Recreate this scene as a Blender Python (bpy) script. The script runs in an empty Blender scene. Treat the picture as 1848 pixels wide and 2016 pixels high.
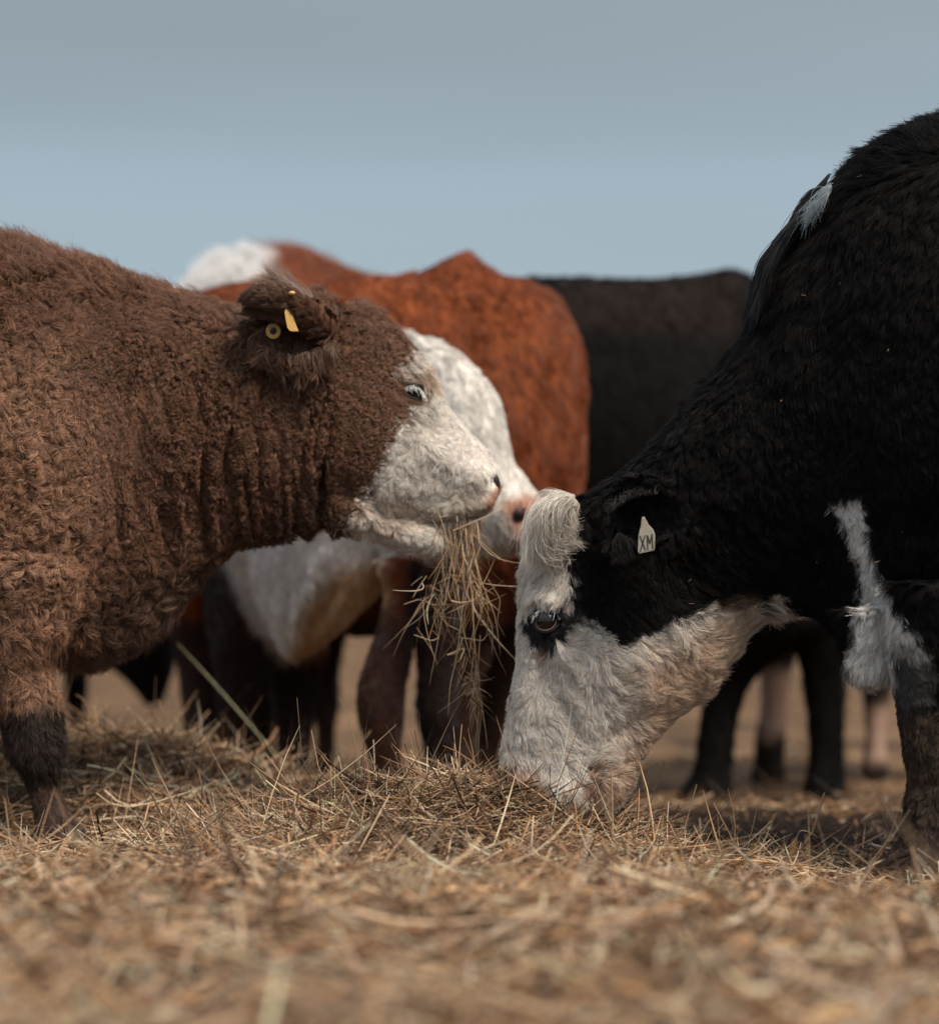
import bpy, math, random
import numpy as np
from mathutils import Vector, Matrix
from mathutils.bvhtree import BVHTree
from mathutils.kdtree import KDTree
R = math.radians
rng = np.random.default_rng(7)
random.seed(7)
scene = bpy.context.scene
COL = scene.collection

# ------------------------------------------------------------------ camera
FU, CU, HV, CH = 5820.0, 924.0, 1165.0, 0.5     # focal length, centre column and horizon row on a 1848 x 2016 grid; camera height
cam = bpy.data.cameras.new('camera'); cam_o = bpy.data.objects.new('camera', cam); COL.objects.link(cam_o)
cam_o.location = (0, 0, CH); cam_o.rotation_euler = (R(90), 0, 0)
cam.sensor_fit = 'VERTICAL'; cam.sensor_height = 24.0; cam.lens = FU/2016*24.0
cam.shift_y = (HV-1008)/2016
cam.clip_start = 0.1; cam.clip_end = 3000
cam.dof.use_dof = True; cam.dof.focus_distance = 5.76
cam.dof.aperture_fstop = (cam.lens/1000)/0.059
scene.camera = cam_o

# ------------------------------------------------------------------ world + sun
SUN_EL, SUN_AZ = R(52), R(140)                   # azimuth measured from +Y, clockwise seen from above
w = bpy.data.worlds.new('World'); scene.world = w; w.use_nodes = True
nt = w.node_tree; nt.nodes.clear()
N = nt.nodes.new; L = nt.links.new
out = N('ShaderNodeOutputWorld'); bg = N('ShaderNodeBackground'); sky = N('ShaderNodeTexSky')
sky.sky_type = 'NISHITA'; sky.sun_disc = False; sky.sun_elevation = SUN_EL; sky.sun_rotation = SUN_AZ
sky.air_density = 1.5; sky.dust_density = 3.0
tc = N('ShaderNodeTexCoord'); sep = N('ShaderNodeSeparateXYZ'); L(tc.outputs['Generated'], sep.inputs[0])
ramp = N('ShaderNodeValToRGB'); mp = N('ShaderNodeMapRange')
mp.inputs['From Min'].default_value = -0.02; mp.inputs['From Max'].default_value = 1.0
# wide soft cloud bands
mapn = N('ShaderNodeMapping'); mapn.inputs['Scale'].default_value = (1.6, 1.6, 16); L(tc.outputs['Generated'], mapn.inputs[0])
nz = N('ShaderNodeTexNoise'); nz.inputs['Scale'].default_value = 1.3; nz.inputs['Detail'].default_value = 2.0; nz.inputs['Roughness'].default_value = 0.4
L(mapn.outputs[0], nz.inputs['Vector'])
L(sep.outputs['Z'], mp.inputs['Value']); L(mp.outputs[0], ramp.inputs[0])
er = ramp.color_ramp.elements
er[0].position = 0.0; er[0].color = (3.55, 4.4, 4.95, 1)
er[1].position = 1.0; er[1].color = (8.0, 8.6, 9.2, 1)
e = er.new(0.09); e.color = (3.45, 4.35, 4.95, 1)
e = er.new(0.16); e.color = (3.15, 3.95, 4.65, 1)
e = er.new(0.215); e.color = (2.6, 3.1, 3.45, 1)
e = er.new(0.45); e.color = (6.0, 6.7, 7.4, 1)
band = N('ShaderNodeMapRange'); L(nz.outputs['Fac'], band.inputs['Value'])
band.inputs['From Min'].default_value = 0.3; band.inputs['From Max'].default_value = 0.7
band.inputs['To Min'].default_value = 0.90; band.inputs['To Max'].default_value = 1.10
mul = N('ShaderNodeVectorMath'); mul.operation = 'SCALE'; L(ramp.outputs[0], mul.inputs[0]); L(band.outputs[0], mul.inputs['Scale'])
mix = N('ShaderNodeMix'); mix.data_type = 'RGBA'; mix.inputs['Factor'].default_value = 0.9
L(sky.outputs[0], mix.inputs['A']); L(mul.outputs[0], mix.inputs['B'])
L(mix.outputs['Result'], bg.inputs['Color']); bg.inputs['Strength'].default_value = 0.08
L(bg.outputs[0], out.inputs['Surface'])

sl = bpy.data.lights.new('sun', 'SUN'); so = bpy.data.objects.new('sun', sl); COL.objects.link(so)
sl.energy = 2.8; sl.angle = R(20); sl.color = (1.0, 0.89, 0.76)
sd = Vector((math.sin(SUN_AZ)*math.cos(SUN_EL), math.cos(SUN_AZ)*math.cos(SUN_EL), math.sin(SUN_EL)))
so.rotation_euler = sd.to_track_quat('Z', 'Y').to_euler()
scene.view_settings.view_transform = 'Standard'; scene.view_settings.look = 'None'
scene.view_settings.exposure = 0.50; scene.view_settings.gamma = 1.0
scene.cycles.max_bounces = 5; scene.cycles.diffuse_bounces = 3; scene.cycles.glossy_bounces = 2
scene.cycles.transparent_max_bounces = 4
try: scene.cycles_curves.shape = 'RIBBONS'; scene.cycles_curves.subdivisions = 2
except Exception: pass

# ------------------------------------------------------------------ helpers
def P(u, v, Y): return np.array([(u-CU)*Y/FU, Y, CH+(HV-v)*Y/FU])
def UV(p): return CU+p[:, 0]*FU/p[:, 1], HV-(p[:, 2]-CH)*FU/p[:, 1]
def hash3(ix, iy, iz):
    n = (ix*374761393 + iy*668265263 + iz*1274126177) & 0xffffffff
    n = ((n ^ (n >> 13))*1274126177) & 0xffffffff
    return ((n ^ (n >> 16)) & 0xffffff)/float(0xffffff)
def vnoise(p, s, seed=0):                        # value noise 0..1
    q = p*s + seed*17.31; i = np.floor(q).astype(np.int64); f = q-i; f = f*f*(3-2*f)
    r = 0
    for a in (0, 1):
        wa = f[:, 0] if a else 1-f[:, 0]
        for b in (0, 1):
            wb = f[:, 1] if b else 1-f[:, 1]
            for c in (0, 1):
                wc = f[:, 2] if c else 1-f[:, 2]
                r = r + wa*wb*wc*hash3(i[:, 0]+a, i[:, 1]+b, i[:, 2]+c)
    return r
def fbm(p, s, seed=0, o=3):
    r = 0; a = 0.5; t = 0
    for k in range(o): r = r + a*vnoise(p, s*2**k, seed+k); t += a; a *= .5
    return r/t
def sstep(a, b, x): t = np.clip((x-a)/(b-a), 0, 1); return t*t*(3-2*t)
def sdpoly(u, v, poly):                          # signed distance in grid units, negative inside
    pl = np.array(poly, float); n = len(pl); d = np.full(len(u), 1e18); s = np.zeros(len(u), bool)
    j = n-1
    for i in range(n):
        ex, ey = pl[j]-pl[i]; wx = u-pl[i, 0]; wy = v-pl[i, 1]
        t = np.clip((wx*ex+wy*ey)/(ex*ex+ey*ey+1e-9), 0, 1)
        d = np.minimum(d, (wx-ex*t)**2+(wy-ey*t)**2)
        c = ((pl[i, 1] > v) != (pl[j, 1] > v))
        x = (pl[j, 0]-pl[i, 0])*(v-pl[i, 1])/((pl[j, 1]-pl[i, 1])+1e-12)+pl[i, 0]
        s ^= c & (u < x); j = i
    d = np.sqrt(d); return np.where(s, -d, d)
def unit(a): return a/np.maximum(np.linalg.norm(a, axis=-1, keepdims=True), 1e-9)

def tag(o, label=None, cat=None, group=None, kind=None):
    for k, x in (('label', label), ('category', cat), ('group', group), ('kind', kind)):
        if x: o[k] = x
    return o
def empty(name, loc):
    o = bpy.data.objects.new(name, None); o.location = loc; COL.objects.link(o); o.empty_display_size = .2; return o
def mesh_obj(name, verts, faces, mat, parent=None, base=(0, 0, 0), smooth=True, cols=None):
    me = bpy.data.meshes.new(name); vv = np.asarray(verts, float)-np.array(base)
    me.from_pydata(vv.tolist(), [], faces if isinstance(faces, list) else faces.tolist()); me.update()
    if smooth: me.polygons.foreach_set('use_smooth', [True]*len(me.polygons))
    if cols is not None:
        a = me.attributes.new('coat', 'FLOAT_COLOR', 'POINT'); c = np.ones((len(vv), 4), np.float32); c[:, :3] = cols
        a.data.foreach_set('color', c.ravel())
    me.materials.append(mat)
    o = bpy.data.objects.new(name, me); COL.objects.link(o)
    if parent: o.parent = parent
    else: o.location = base
    return o
def curves_obj(name, pts, rad, cols, mat, parent=None, base=(0, 0, 0)):
    n, m, _ = pts.shape
    cu = bpy.data.hair_curves.new(name); cu.add_curves([m]*n)
    cu.attributes['position'].data.foreach_set('vector', (pts-np.array(base)).astype(np.float32).ravel())
    ra = cu.attributes.get('radius') or cu.attributes.new('radius', 'FLOAT', 'POINT')
    ra.data.foreach_set('value', np.broadcast_to(rad, (n, m)).astype(np.float32).ravel())
    ca = cu.attributes.new('coat', 'FLOAT_COLOR', 'POINT'); c = np.ones((n, m, 4), np.float32)
    c[:, :, :3] = cols if cols.ndim == 3 else cols[:, None, :]
    ca.data.foreach_set('color', c.ravel())
    cu.materials.append(mat)
    o = bpy.data.objects.new(name, cu); COL.objects.link(o)
    if parent: o.parent = parent
    else: o.location = base
    return o

# ------------------------------------------------------------------ materials
def mat_new(name):
    m = bpy.data.materials.new(name); m.use_nodes = True; t = m.node_tree
    return m, t, t.nodes['Principled BSDF'], t.nodes.new, t.links.new
def coat_mat(name, rough=.8, bump=.004, spec=.10):
    m, t, b, N, L = mat_new(name)
    a = N('ShaderNodeAttribute'); a.attribute_name = 'coat'
    tc = N('ShaderNodeTexCoord')
    n1 = N('ShaderNodeTexNoise'); n1.inputs['Scale'].default_value = 55; n1.inputs['Detail'].default_value = 4
    L(tc.outputs['Object'], n1.inputs['Vector'])
    r = N('ShaderNodeMapRange'); r.inputs['To Min'].default_value = .82; r.inputs['To Max'].default_value = 1.08; L(n1.outputs['Fac'], r.inputs['Value'])
    mm = N('ShaderNodeVectorMath'); mm.operation = 'SCALE'; L(a.outputs['Color'], mm.inputs[0]); L(r.outputs[0], mm.inputs['Scale'])
    L(mm.outputs[0], b.inputs['Base Color'])
    bu = N('ShaderNodeBump'); bu.inputs['Distance'].default_value = bump; bu.inputs['Strength'].default_value = .8
    L(n1.outputs['Fac'], bu.inputs['Height']); L(bu.outputs[0], b.inputs['Normal'])
    b.inputs['Roughness'].default_value = rough; b.inputs['Specular IOR Level'].default_value = spec
    return m
def hair_mat(name, rough=.45, spec=.35, trans=.2):
    m, t, b, N, L = mat_new(name)
    a = N('ShaderNodeAttribute'); a.attribute_name = 'coat'
    L(a.outputs['Color'], b.inputs['Base Color'])
    b.inputs['Roughness'].default_value = rough; b.inputs['Specular IOR Level'].default_value = spec
    if trans:
        tr = N('ShaderNodeBsdfTranslucent'); L(a.outputs['Color'], tr.inputs['Color'])
        ms = N('ShaderNodeMixShader'); ms.inputs[0].default_value = trans
        L(b.outputs[0], ms.inputs[1]); L(tr.outputs[0], ms.inputs[2]); L(ms.outputs[0], t.nodes['Material Output'].inputs['Surface'])
    return m
def plain(name, col, rough=.5, spec=.5, coat=0, bump=0, bscale=200):
    m, t, b, N, L = mat_new(name)
    b.inputs['Base Color'].default_value = (*col, 1); b.inputs['Roughness'].default_value = rough
    b.inputs['Specular IOR Level'].default_value = spec; b.inputs['Coat Weight'].default_value = coat
    b.inputs['Coat Roughness'].default_value = .03
    n = N('ShaderNodeTexNoise'); n.inputs['Scale'].default_value = bscale; tc = N('ShaderNodeTexCoord'); L(tc.outputs['Object'], n.inputs['Vector'])
    mx = N('ShaderNodeMix'); mx.data_type = 'RGBA'; mx.inputs['A'].default_value = (*[c*.72 for c in col], 1); mx.inputs['B'].default_value = (*[min(1, c*1.15) for c in col], 1)
    L(n.outputs['Fac'], mx.inputs['Factor']); L(mx.outputs['Result'], b.inputs['Base Color'])
    if bump:
        bu = N('ShaderNodeBump'); bu.inputs['Distance'].default_value = bump; L(n.outputs['Fac'], bu.inputs['Height']); L(bu.outputs[0], b.inputs['Normal'])
    return m
M_BODY = coat_mat('coat_skin'); M_FUR = hair_mat('coat_fur', .42, .4, .22); M_BLACKFUR = hair_mat('black_fur', .5, .10, 0)
M_EYE = plain('eyeball', (.010, .006, .005), .08, .35, .45)
M_IRIS = plain('iris', (.03, .017, .01), .25, .5)
M_LID = plain('eyelid', (.02, .016, .015), .45)
M_LIDP = plain('pale_eyelid', (.17, .105, .085), .45)
M_NOSE = plain('nose_skin', (.40, .20, .13), .42, .5, bump=.001, bscale=260)
M_NOSTRIL = plain('nostril', (.02, .011, .01), .5)
M_YEL = plain('yellow_plastic', (.66, .41, .13), .4, bump=.0004, bscale=300)
M_WTAG = plain('worn_white_plastic', (.33, .29, .23), .5, bump=.0005, bscale=220)
M_INK = plain('black_ink', (.02, .02, .02), .6)
M_HOOF = plain('hoof', (.03, .024, .02), .6, .3, bump=.002, bscale=60)
M_HAY = hair_mat('dry_hay', .6, .25, .25)

# ------------------------------------------------------------------ body lofting
def spline(keys, n):
    """Catmull-Rom through rows of keys, spaced by the movement of the first four columns"""
    K = np.array(keys, float); d = np.linalg.norm(np.diff((K[:, :2]+K[:, 2:4])/2, axis=0), axis=1)+.3*np.linalg.norm(np.diff(K[:, :2], axis=0), axis=1)+1
    t = np.concatenate([[0], np.cumsum(d)]); x = np.linspace(0, t[-1], n)
    m = np.zeros_like(K); m[1:-1] = (K[2:]-K[:-2])/(t[2:]-t[:-2])[:, None]; m[0] = (K[1]-K[0])/(t[1]-t[0]); m[-1] = (K[-1]-K[-2])/(t[-1]-t[-2])
    i = np.clip(np.searchsorted(t, x, 'right')-1, 0, len(t)-2); h = (t[i+1]-t[i])[:, None]; s = ((x-t[i])[:, None])/h
    return (2*s**3-3*s**2+1)*K[i]+(s**3-2*s**2+s)*h*m[i]+(-2*s**3+3*s**2)*K[i+1]+(s**3-s**2)*h*m[i+1]
def loft(keys, n=120, ring=64, Y=6.0, k=0.0, ex=.85):
    """keys: (u_top, v_top, u_bottom, v_bottom, half width m [, Y, egg]). A tube whose side outline runs through the two edges."""
    rows = [list(r)+[Y, k][len(r)-5:] if len(r) < 7 else list(r) for r in keys]
    S = spline(rows, n); th = np.linspace(0, 2*np.pi, ring, endpoint=False)
    V = []
    for r in S:
        a = P(r[0], r[1], r[5]); b = P(r[2], r[3], r[5]); c = (a+b)/2; h = (a-b)/2; hw = max(r[4], .004)
        ct, st = np.cos(th), np.sin(th)
        wy = hw*np.sign(st)*np.abs(st)**ex*(1+r[6]*ct)
        V.append(c+h*ct[:, None]+np.array([0, 1, 0])*wy[:, None])
    V = np.concatenate(V); F = []
    for i in range(n-1):
        o = i*ring
        F += [(o+j, o+(j+1) % ring, o+ring+(j+1) % ring, o+ring+j) for j in range(ring)]
    for i, f in ((0, 1), (n-1, -1)):
        c = V[i*ring:(i+1)*ring].mean(0); V = np.vstack([V, c]); q = len(V)-1; o = i*ring
        F += [((q, o+(j+1) % ring, o+j) if f == 1 else (q, o+j, o+(j+1) % ring)) for j in range(ring)]
    return V, F
def ear_mesh(base, axis, side, L_, W_, cup=.5, thick=.011, curl=.25):
    """A cupped leaf: base point, axis to the tip, side = direction across, opening towards axis x side."""
    axis = unit(np.array(axis, float)); side = np.array(side, float); side = unit(side-axis*np.dot(side, axis)); nrm = np.cross(axis, side)
    ns, ntt = 22, 15; A, B = [], []
    for i in range(ns):
        s = i/(ns-1); wd = W_*(math.sin(math.pi*min(1, .12+.9*s)**.9)**.8)*(1 if s < .97 else .6)+.006
        for j in range(ntt):
            t = -1+2*j/(ntt-1); an = t*(1.45-.5*s)*(.4+cup)
            p = np.array(base)+axis*(s*L_*(1-.10*t*t))+side*(wd*math.sin(an)/math.sin((1.45-.5*s)*(.4+cup)))+nrm*(wd*(1-math.cos(an))*cup*1.3+curl*L_*s*s*.5)
            A.append(p); B.append(p-nrm*thick*(1-.3*abs(t)))
    V = np.array(A+B); F = []; o = ns*ntt
    for i in range(ns-1):
        for j in range(ntt-1):
            a = i*ntt+j; F.append((a, a+1, a+ntt+1, a+ntt)); F.append((o+a, o+a+ntt, o+a+ntt+1, o+a+1))
    for i in range(ns-1):
        for j in (0, ntt-1):
            a = i*ntt+j; f = (a, a+ntt, o+a+ntt, o+a); F.append(f if j == 0 else f[::-1])
    for j in range(ntt-1):
        for i in (0, ns-1):
            a = i*ntt+j; f = (a, o+a, o+a+1, a+1); F.append(f if i == 0 else f[::-1])
    return V, F
def fuse(pieces, voxel, smooth=3):
    V = []; F = []; o = 0
    for v, f in pieces:
        V.append(v); F += [tuple(i+o for i in x) for x in f]; o += len(v)
    me = bpy.data.meshes.new('raw'); me.from_pydata(np.concatenate(V).tolist(), [], F); me.update()
    ob = bpy.data.objects.new('raw', me); COL.objects.link(ob)
    m = ob.modifiers.new('r', 'REMESH'); m.mode = 'VOXEL'; m.voxel_size = voxel
    s = ob.modifiers.new('s', 'SMOOTH'); s.iterations = smooth; s.factor = .5
    dg = bpy.context.evaluated_depsgraph_get(); dg.update(); em = bpy.data.meshes.new_from_object(ob.evaluated_get(dg))
    nv = len(em.vertices); vs = np.empty(nv*3); em.vertices.foreach_get('co', vs); vs = vs.reshape(-1, 3)
    nq = len(em.polygons); fs = [tuple(p.vertices) for p in em.polygons]
    bpy.data.objects.remove(ob); bpy.data.meshes.remove(me); bpy.data.meshes.remove(em)
    return vs, fs
def normals(V, F):
    Q = np.array([f if len(f) == 4 else (*f, f[2]) for f in F]); a, b, c, d = (V[Q[:, i]] for i in range(4))
    n = np.cross(c-a, d-b); N_ = np.zeros_like(V)
    for i in range(4): np.add.at(N_, Q[:, i], n)
    return unit(N_), Q

class Beast:
    def __init__(s, name, label, cat, base, pieces, voxel, group=None):
        s.base = np.array(base, float); s.root = tag(empty(name, base), label, cat, group)
        s.V, s.F = fuse(pieces, voxel); s.N, s.Q = normals(s.V, s.F)
    def bumps(s, lst, both=True):                # (u, v, radius u, radius v, angle, amount in m along the normal)
        u, v = UV(s.V); d = np.zeros(len(u))
        for (bu, bv, ru, rv, ang, am) in lst:
            c, q = math.cos(R(ang)), math.sin(R(ang)); x = ((u-bu)*c+(v-bv)*q)/ru; y = (-(u-bu)*q+(v-bv)*c)/rv
            d += am*np.exp(-(x*x+y*y))*np.clip(np.abs(s.N[:, 1])*2-.3, 0, 1)
        s.V = s.V+s.N*d[:, None]; s.N, s.Q = normals(s.V, s.F)
    def displace(s, fn):
        u, v = UV(s.V); s.V = s.V+s.N*fn(s.V, u, v)[:, None]; s.N, s.Q = normals(s.V, s.F)
    def finish(s, coat, mat=None, name='body'):
        s.coat = coat; c = coat(s.V)
        s.body = mesh_obj(name, s.V, s.F, mat or M_BODY, s.root, s.base, cols=c)
        s.bvh = BVHTree.FromPolygons([Vector(x) for x in s.V], s.F)
    def hit(s, u, v, lift=0.0):
        o = Vector((0, 0, CH)); d = (Vector(P(u, v, 6.0))-o).normalized(); h = s.bvh.ray_cast(o, d)
        if h[0] is None: p = P(u, v, s.base[1]); return p, np.array([0, -1.0, 0])
        n = np.array(h[1]); n = n if n[1] < 0 else -n
        return np.array(h[0])+n*lift, n
    def fur(s, n, ctrl, mat, name='fur', m=7, rad=.0006, clump_r=.014, seed=1, mask=None, far=.25, tip=1.18, root=.62, jitter=.22, cvar=.18, coat=None, lenfn=None, ck=1.0, wave=0.0, wscale=16, svar=.16, liftk=1.0, lenk=1.0, curlk=1.0, lvar=.35):
        """ctrl rows: u, v, flow du, flow dv, length, lift, curl amplitude, curl turns, clumping, (weight radius)"""
        g = np.random.default_rng(seed); V, Q, Nn = s.V, s.Q, s.N
        a, b, c, d = (V[Q[:, i]] for i in range(4))
        area = np.linalg.norm(np.cross(c-a, d-b), axis=1)/2; cen = (a+b+c+d)/4; fn = Nn[Q[:, 0]]
        u, v = UV(cen)
        inview = (sstep(-140, -30, u)*sstep(2000, 1880, u))
        face = np.clip((-fn[:, 1]+.45)*2.2, .12, 1)
        wgt = area*(far*.3+(1-far*.3)*inview)*face
        if mask is not None: wgt = wgt*mask(cen, u, v)+1e-12
        wgt = wgt/wgt.sum()
        def place(k):
            f = g.choice(len(Q), k, p=wgt); x = g.random((k, 1)); y = g.random((k, 1))
            p = (a[f]*(1-x)+b[f]*x)*(1-y)+(d[f]*(1-x)+c[f]*x)*y; q = Q[f]
            return p, unit((Nn[q[:, 0]]*(1-x)+Nn[q[:, 1]]*x)*(1-y)+(Nn[q[:, 3]]*(1-x)+Nn[q[:, 2]]*x)*y)
        C = np.array(ctrl, float)
        def params(p, nn):
            uu, vv = UV(p); W = 1/(((uu[:, None]-C[None, :, 0])**2+(vv[:, None]-C[None, :, 1])**2)+400)**1.6; W = W/W.sum(1, keepdims=True)
            q = W@C[:, 2:]; fl = np.stack([q[:, 0], np.zeros(len(p)), -q[:, 1]], 1)+1e-6
            fl = fl-nn*(fl*nn).sum(1, keepdims=True); return unit(fl), q[:, 2], q[:, 3], q[:, 4], q[:, 5], q[:, 6]
        tot = area[(inview > .5)&(face > .9)].sum()*.9
        nc = max(60, int(min(n/4, (area*(wgt/area/ (wgt/area).max())).sum()/(clump_r**2)*1.1)))
        cp, cn = place(nc); cf, cl, clift, camp, cturn, cc = params(cp, cn)
        cph = g.random(nc)*2*np.pi*.35+vnoise(cp, 14, seed)*6.0; cj = g.normal(0, jitter, (nc, 2)); cls = np.exp(g.normal(0, .18, nc)); ctint = np.exp(g.normal(0, cvar, nc)); chand = np.where(g.random(nc) < .5, -1., 1.)
        kd = KDTree(nc)
        for i in range(nc): kd.insert(cp[i], i)
        kd.balance()
        p, nn = place(n); idx = np.fromiter((kd.find(x)[1] for x in p), int, n)
        t = np.linspace(0, 1, m)[None, :]
        bt = np.cross(cn, cf); cl = cl*lenk; clift = clift*liftk; camp = camp*curlk; fl = unit(cf+bt*cj[:, :1]); bt = np.cross(cn, fl)
        if wave:
            wa = wave*((fbm(cp, wscale, seed+3, 2)-.5)*4+(fbm(cp, wscale*3.3, seed+5, 2)-.5)*2.0); fl = unit(fl*np.cos(wa)[:, None]+bt*np.sin(wa)[:, None]); bt = np.cross(cn, fl)
        ln = cl*cls
        if lenfn is not None: uu, vv = UV(cp); ln = ln*lenfn(cp, uu, vv)
        lift = np.clip(clift+cj[:, 1]*.3, .03, 1.4)
        fwd = (np.cos(lift)*ln)[:, None]*t; up = (np.sin(lift)*ln)[:, None]*(t-.35*t*t)
        ang = (cph*0)[:, None]+(cturn*2*np.pi)[:, None]*t; am = camp[:, None]*t**.8
        cx = am*(np.cos(ang+cph[:, None])-np.cos(cph)[:, None]); cy = chand[:, None]*am*(np.sin(ang+cph[:, None])-np.sin(cph)[:, None])
        rel = fl[:, None, :]*(fwd+cx*.5)[:, :, None]+cn[:, None, :]*(up+np.abs(cx)*.55)[:, :, None]+bt[:, None, :]*(cy)[:, :, None]
        own = g.normal(0, 1, (n, 3)); own = own-nn*(own*nn).sum(1, keepdims=True)*.5
        off = p-cp[idx]; off = off-nn*(off*nn).sum(1, keepdims=True)
        k = (cc[idx])[:, None]*t**.7*ck
        sc = (1-lvar*g.random(n)**1.5)[:, None, None]
        pts = p[:, None, :]+rel[idx]*sc-off[:, None, :]*k[:, :, None]*.85+own[:, None, :]*(ln[idx]*.12)[:, None, None]*(t**1.5)[:, :, None]
        col = (coat or s.coat)(p)*(ctint[idx]*np.exp(g.normal(0, svar, n)))[:, None]
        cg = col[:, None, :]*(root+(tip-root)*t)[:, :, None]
        rr = rad*(1-.75*t**2)*np.exp(g.normal(0, .15, (n, 1)))
        return curves_obj(name, pts, rr, np.clip(cg, 0, .95), mat, s.root, s.base)

def near_mask(V, r):
    kd = KDTree(len(V))
    for i, x in enumerate(V): kd.insert(x, i)
    kd.balance()
    return lambda p: np.fromiter((kd.find(x)[2] for x in p), float, len(p)) < r
def ell(u, v, cu, cv, a, b, ang=0):
    c, s = math.cos(R(ang)), math.sin(R(ang)); x = (u-cu)*c+(v-cv)*s; y = -(u-cu)*s+(v-cv)*c
    return (x/a)**2+(y/b)**2
def painter(base, patches, ns=30, edge=10, wob=22):
    base = np.array(base)
    def f(p):
        u, v = UV(p); n1 = (fbm(p, ns, 3)-.5)*wob; n2 = (fbm(p, 120, 9, 2)-.5)*wob*.6
        c = np.tile(base, (len(p), 1))*(0.85+.3*fbm(p, 9, 5))[:, None]
        for poly, colr, *e in patches:
            ed = e[0] if e else edge
            mk = 1-sstep(-ed, ed, sdpoly(u, v, poly)+n1+n2)
            if len(e) > 1: mk = mk*e[1]
            c = c*(1-mk[:, None])+np.array(colr)*(.9+.2*fbm(p, 25, 8))[:, None]*mk[:, None]
        return c
    return f
def strands(name, roots, dirs, n, ln, rad, col, mat, parent, base, spread=.3, sag=.3, m=8, wob=.1, seed=3, width=.02):
    """a tuft: n hairs between root points, leaving along dirs and bending down"""
    g = np.random.default_rng(seed); roots = np.array(roots); dirs = unit(np.array(dirs, float))
    k = g.integers(0, len(roots), n); t = np.linspace(0, 1, m)[None, :, None]
    p = roots[k]+g.normal(0, width, (n, 3)); d = unit(dirs[k]+g.normal(0, spread, (n, 3))); l = (ln*np.exp(g.normal(0, .25, n)))[:, None, None]
    w1 = g.normal(0, 1, (n, 1, 3))*wob; w2 = g.normal(0, 1, (n, 1, 3))*wob
    pts = p[:, None, :]+l*(d[:, None, :]*t+np.array([0, 0, -1.])*sag*t*t+w1*np.sin(t*5)*t*.4+w2*t*t)
    c = np.array(col)*np.exp(g.normal(0, .18, (n, 1)))
    return curves_obj(name, pts, rad*(1-.7*t[:, :, 0]**2), np.clip(c, 0, .95), mat, parent, base)
def uv_ball(c, r, sq=(1, 1, 1), rot=None, n=20):
    V = []; F = []
    for i in range(n+1):
        for j in range(n):
            a, b = math.pi*i/n, 2*math.pi*j/n; V.append((math.sin(a)*math.cos(b)*sq[0], math.sin(a)*math.sin(b)*sq[1], math.cos(a)*sq[2]))
    V = np.array(V)*r
    if rot is not None: V = V@np.array(rot).T
    for i in range(n):
        for j in range(n): F.append((i*n+j, (i+1)*n+j, (i+1)*n+(j+1) % n, i*n+(j+1) % n))
    return V+np.array(c), F
def frame(nrm, xdir):
    z = unit(np.array(nrm, float)); x = unit(np.array(xdir, float)-z*np.dot(xdir, z)); y = np.cross(z, x); return x, y, z
def tube_loop(pts, rads, ring=10, closed=True):
    pts = np.array(pts); n = len(pts); V = []; F = []
    tg = unit(np.roll(pts, -1, 0)-np.roll(pts, 1, 0)) if closed else unit(np.gradient(pts, axis=0))
    ref = np.array([.13, -1, .21])
    for i in range(n):
        a = unit(np.cross(tg[i], ref)); b = np.cross(tg[i], a)
        for j in range(ring):
            q = 2*math.pi*j/ring; V.append(pts[i]+rads[i]*(a*math.cos(q)+b*math.sin(q)))
    for i in range(n if closed else n-1):
        for j in range(ring): F.append((i*ring+j, i*ring+(j+1) % ring, ((i+1) % n)*ring+(j+1) % ring, ((i+1) % n)*ring+j))
    return np.array(V), F

def make_eye(bs, u, v, r, ang, lid, openness=.62, lash=(.8, .78, .74), nlash=90, lashlen=.026, sunk=.55, lidr=.0035):
    """eyeball in the socket (> iris ring), two lids as an almond loop, a row of lashes"""
    p, n = bs.hit(u, v); n = unit(n*.5+np.array([0, -1, 0])*.5); xd = np.array([math.cos(R(ang)), 0, -math.sin(R(ang))])
    x, y, z = frame(n, xd); c = p-z*r*sunk
    V, F = uv_ball(c, r, n=28); eye = mesh_obj('eyeball', V, F, M_EYE, bs.root, bs.base)
    # almond eyelid loop lying on the ball
    k = 44; loop = []; rr = []
    for i in range(k):
        q = 2*math.pi*i/k; ex = math.cos(q)*r*1.02; ey = math.sin(q)*r*openness*(1.0 if math.sin(q) > 0 else .9)*abs(math.sin(q))**.15
        zz = math.sqrt(max(0, (r*1.03)**2-min(ex*ex+ey*ey, r*r)))
        loop.append(c+x*ex+y*ey+z*(zz*.9+.001)); rr.append(lidr*(1.5 if math.sin(q)*(1) > 0 else 1.0))
    up = y if y[2] > 0 else -y; sgn = 1 if y[2] > 0 else -1
    V, F = tube_loop(loop, rr); mesh_obj('eyelid', V, F, lid, bs.root, bs.base)
    rs = [loop[i] for i in range(k) if math.sin(2*math.pi*i/k)*sgn > .25]; ds = [z*1.0+up*.15+(q-c)/r*.25+np.array([0, 0, -.3]) for q in rs]
    strands('eyelashes', rs, ds, nlash, lashlen, .0005, lash, M_FUR, bs.root, bs.base, spread=.12, sag=.45, wob=.04, width=.001)
    return c, x, up, z

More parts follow.
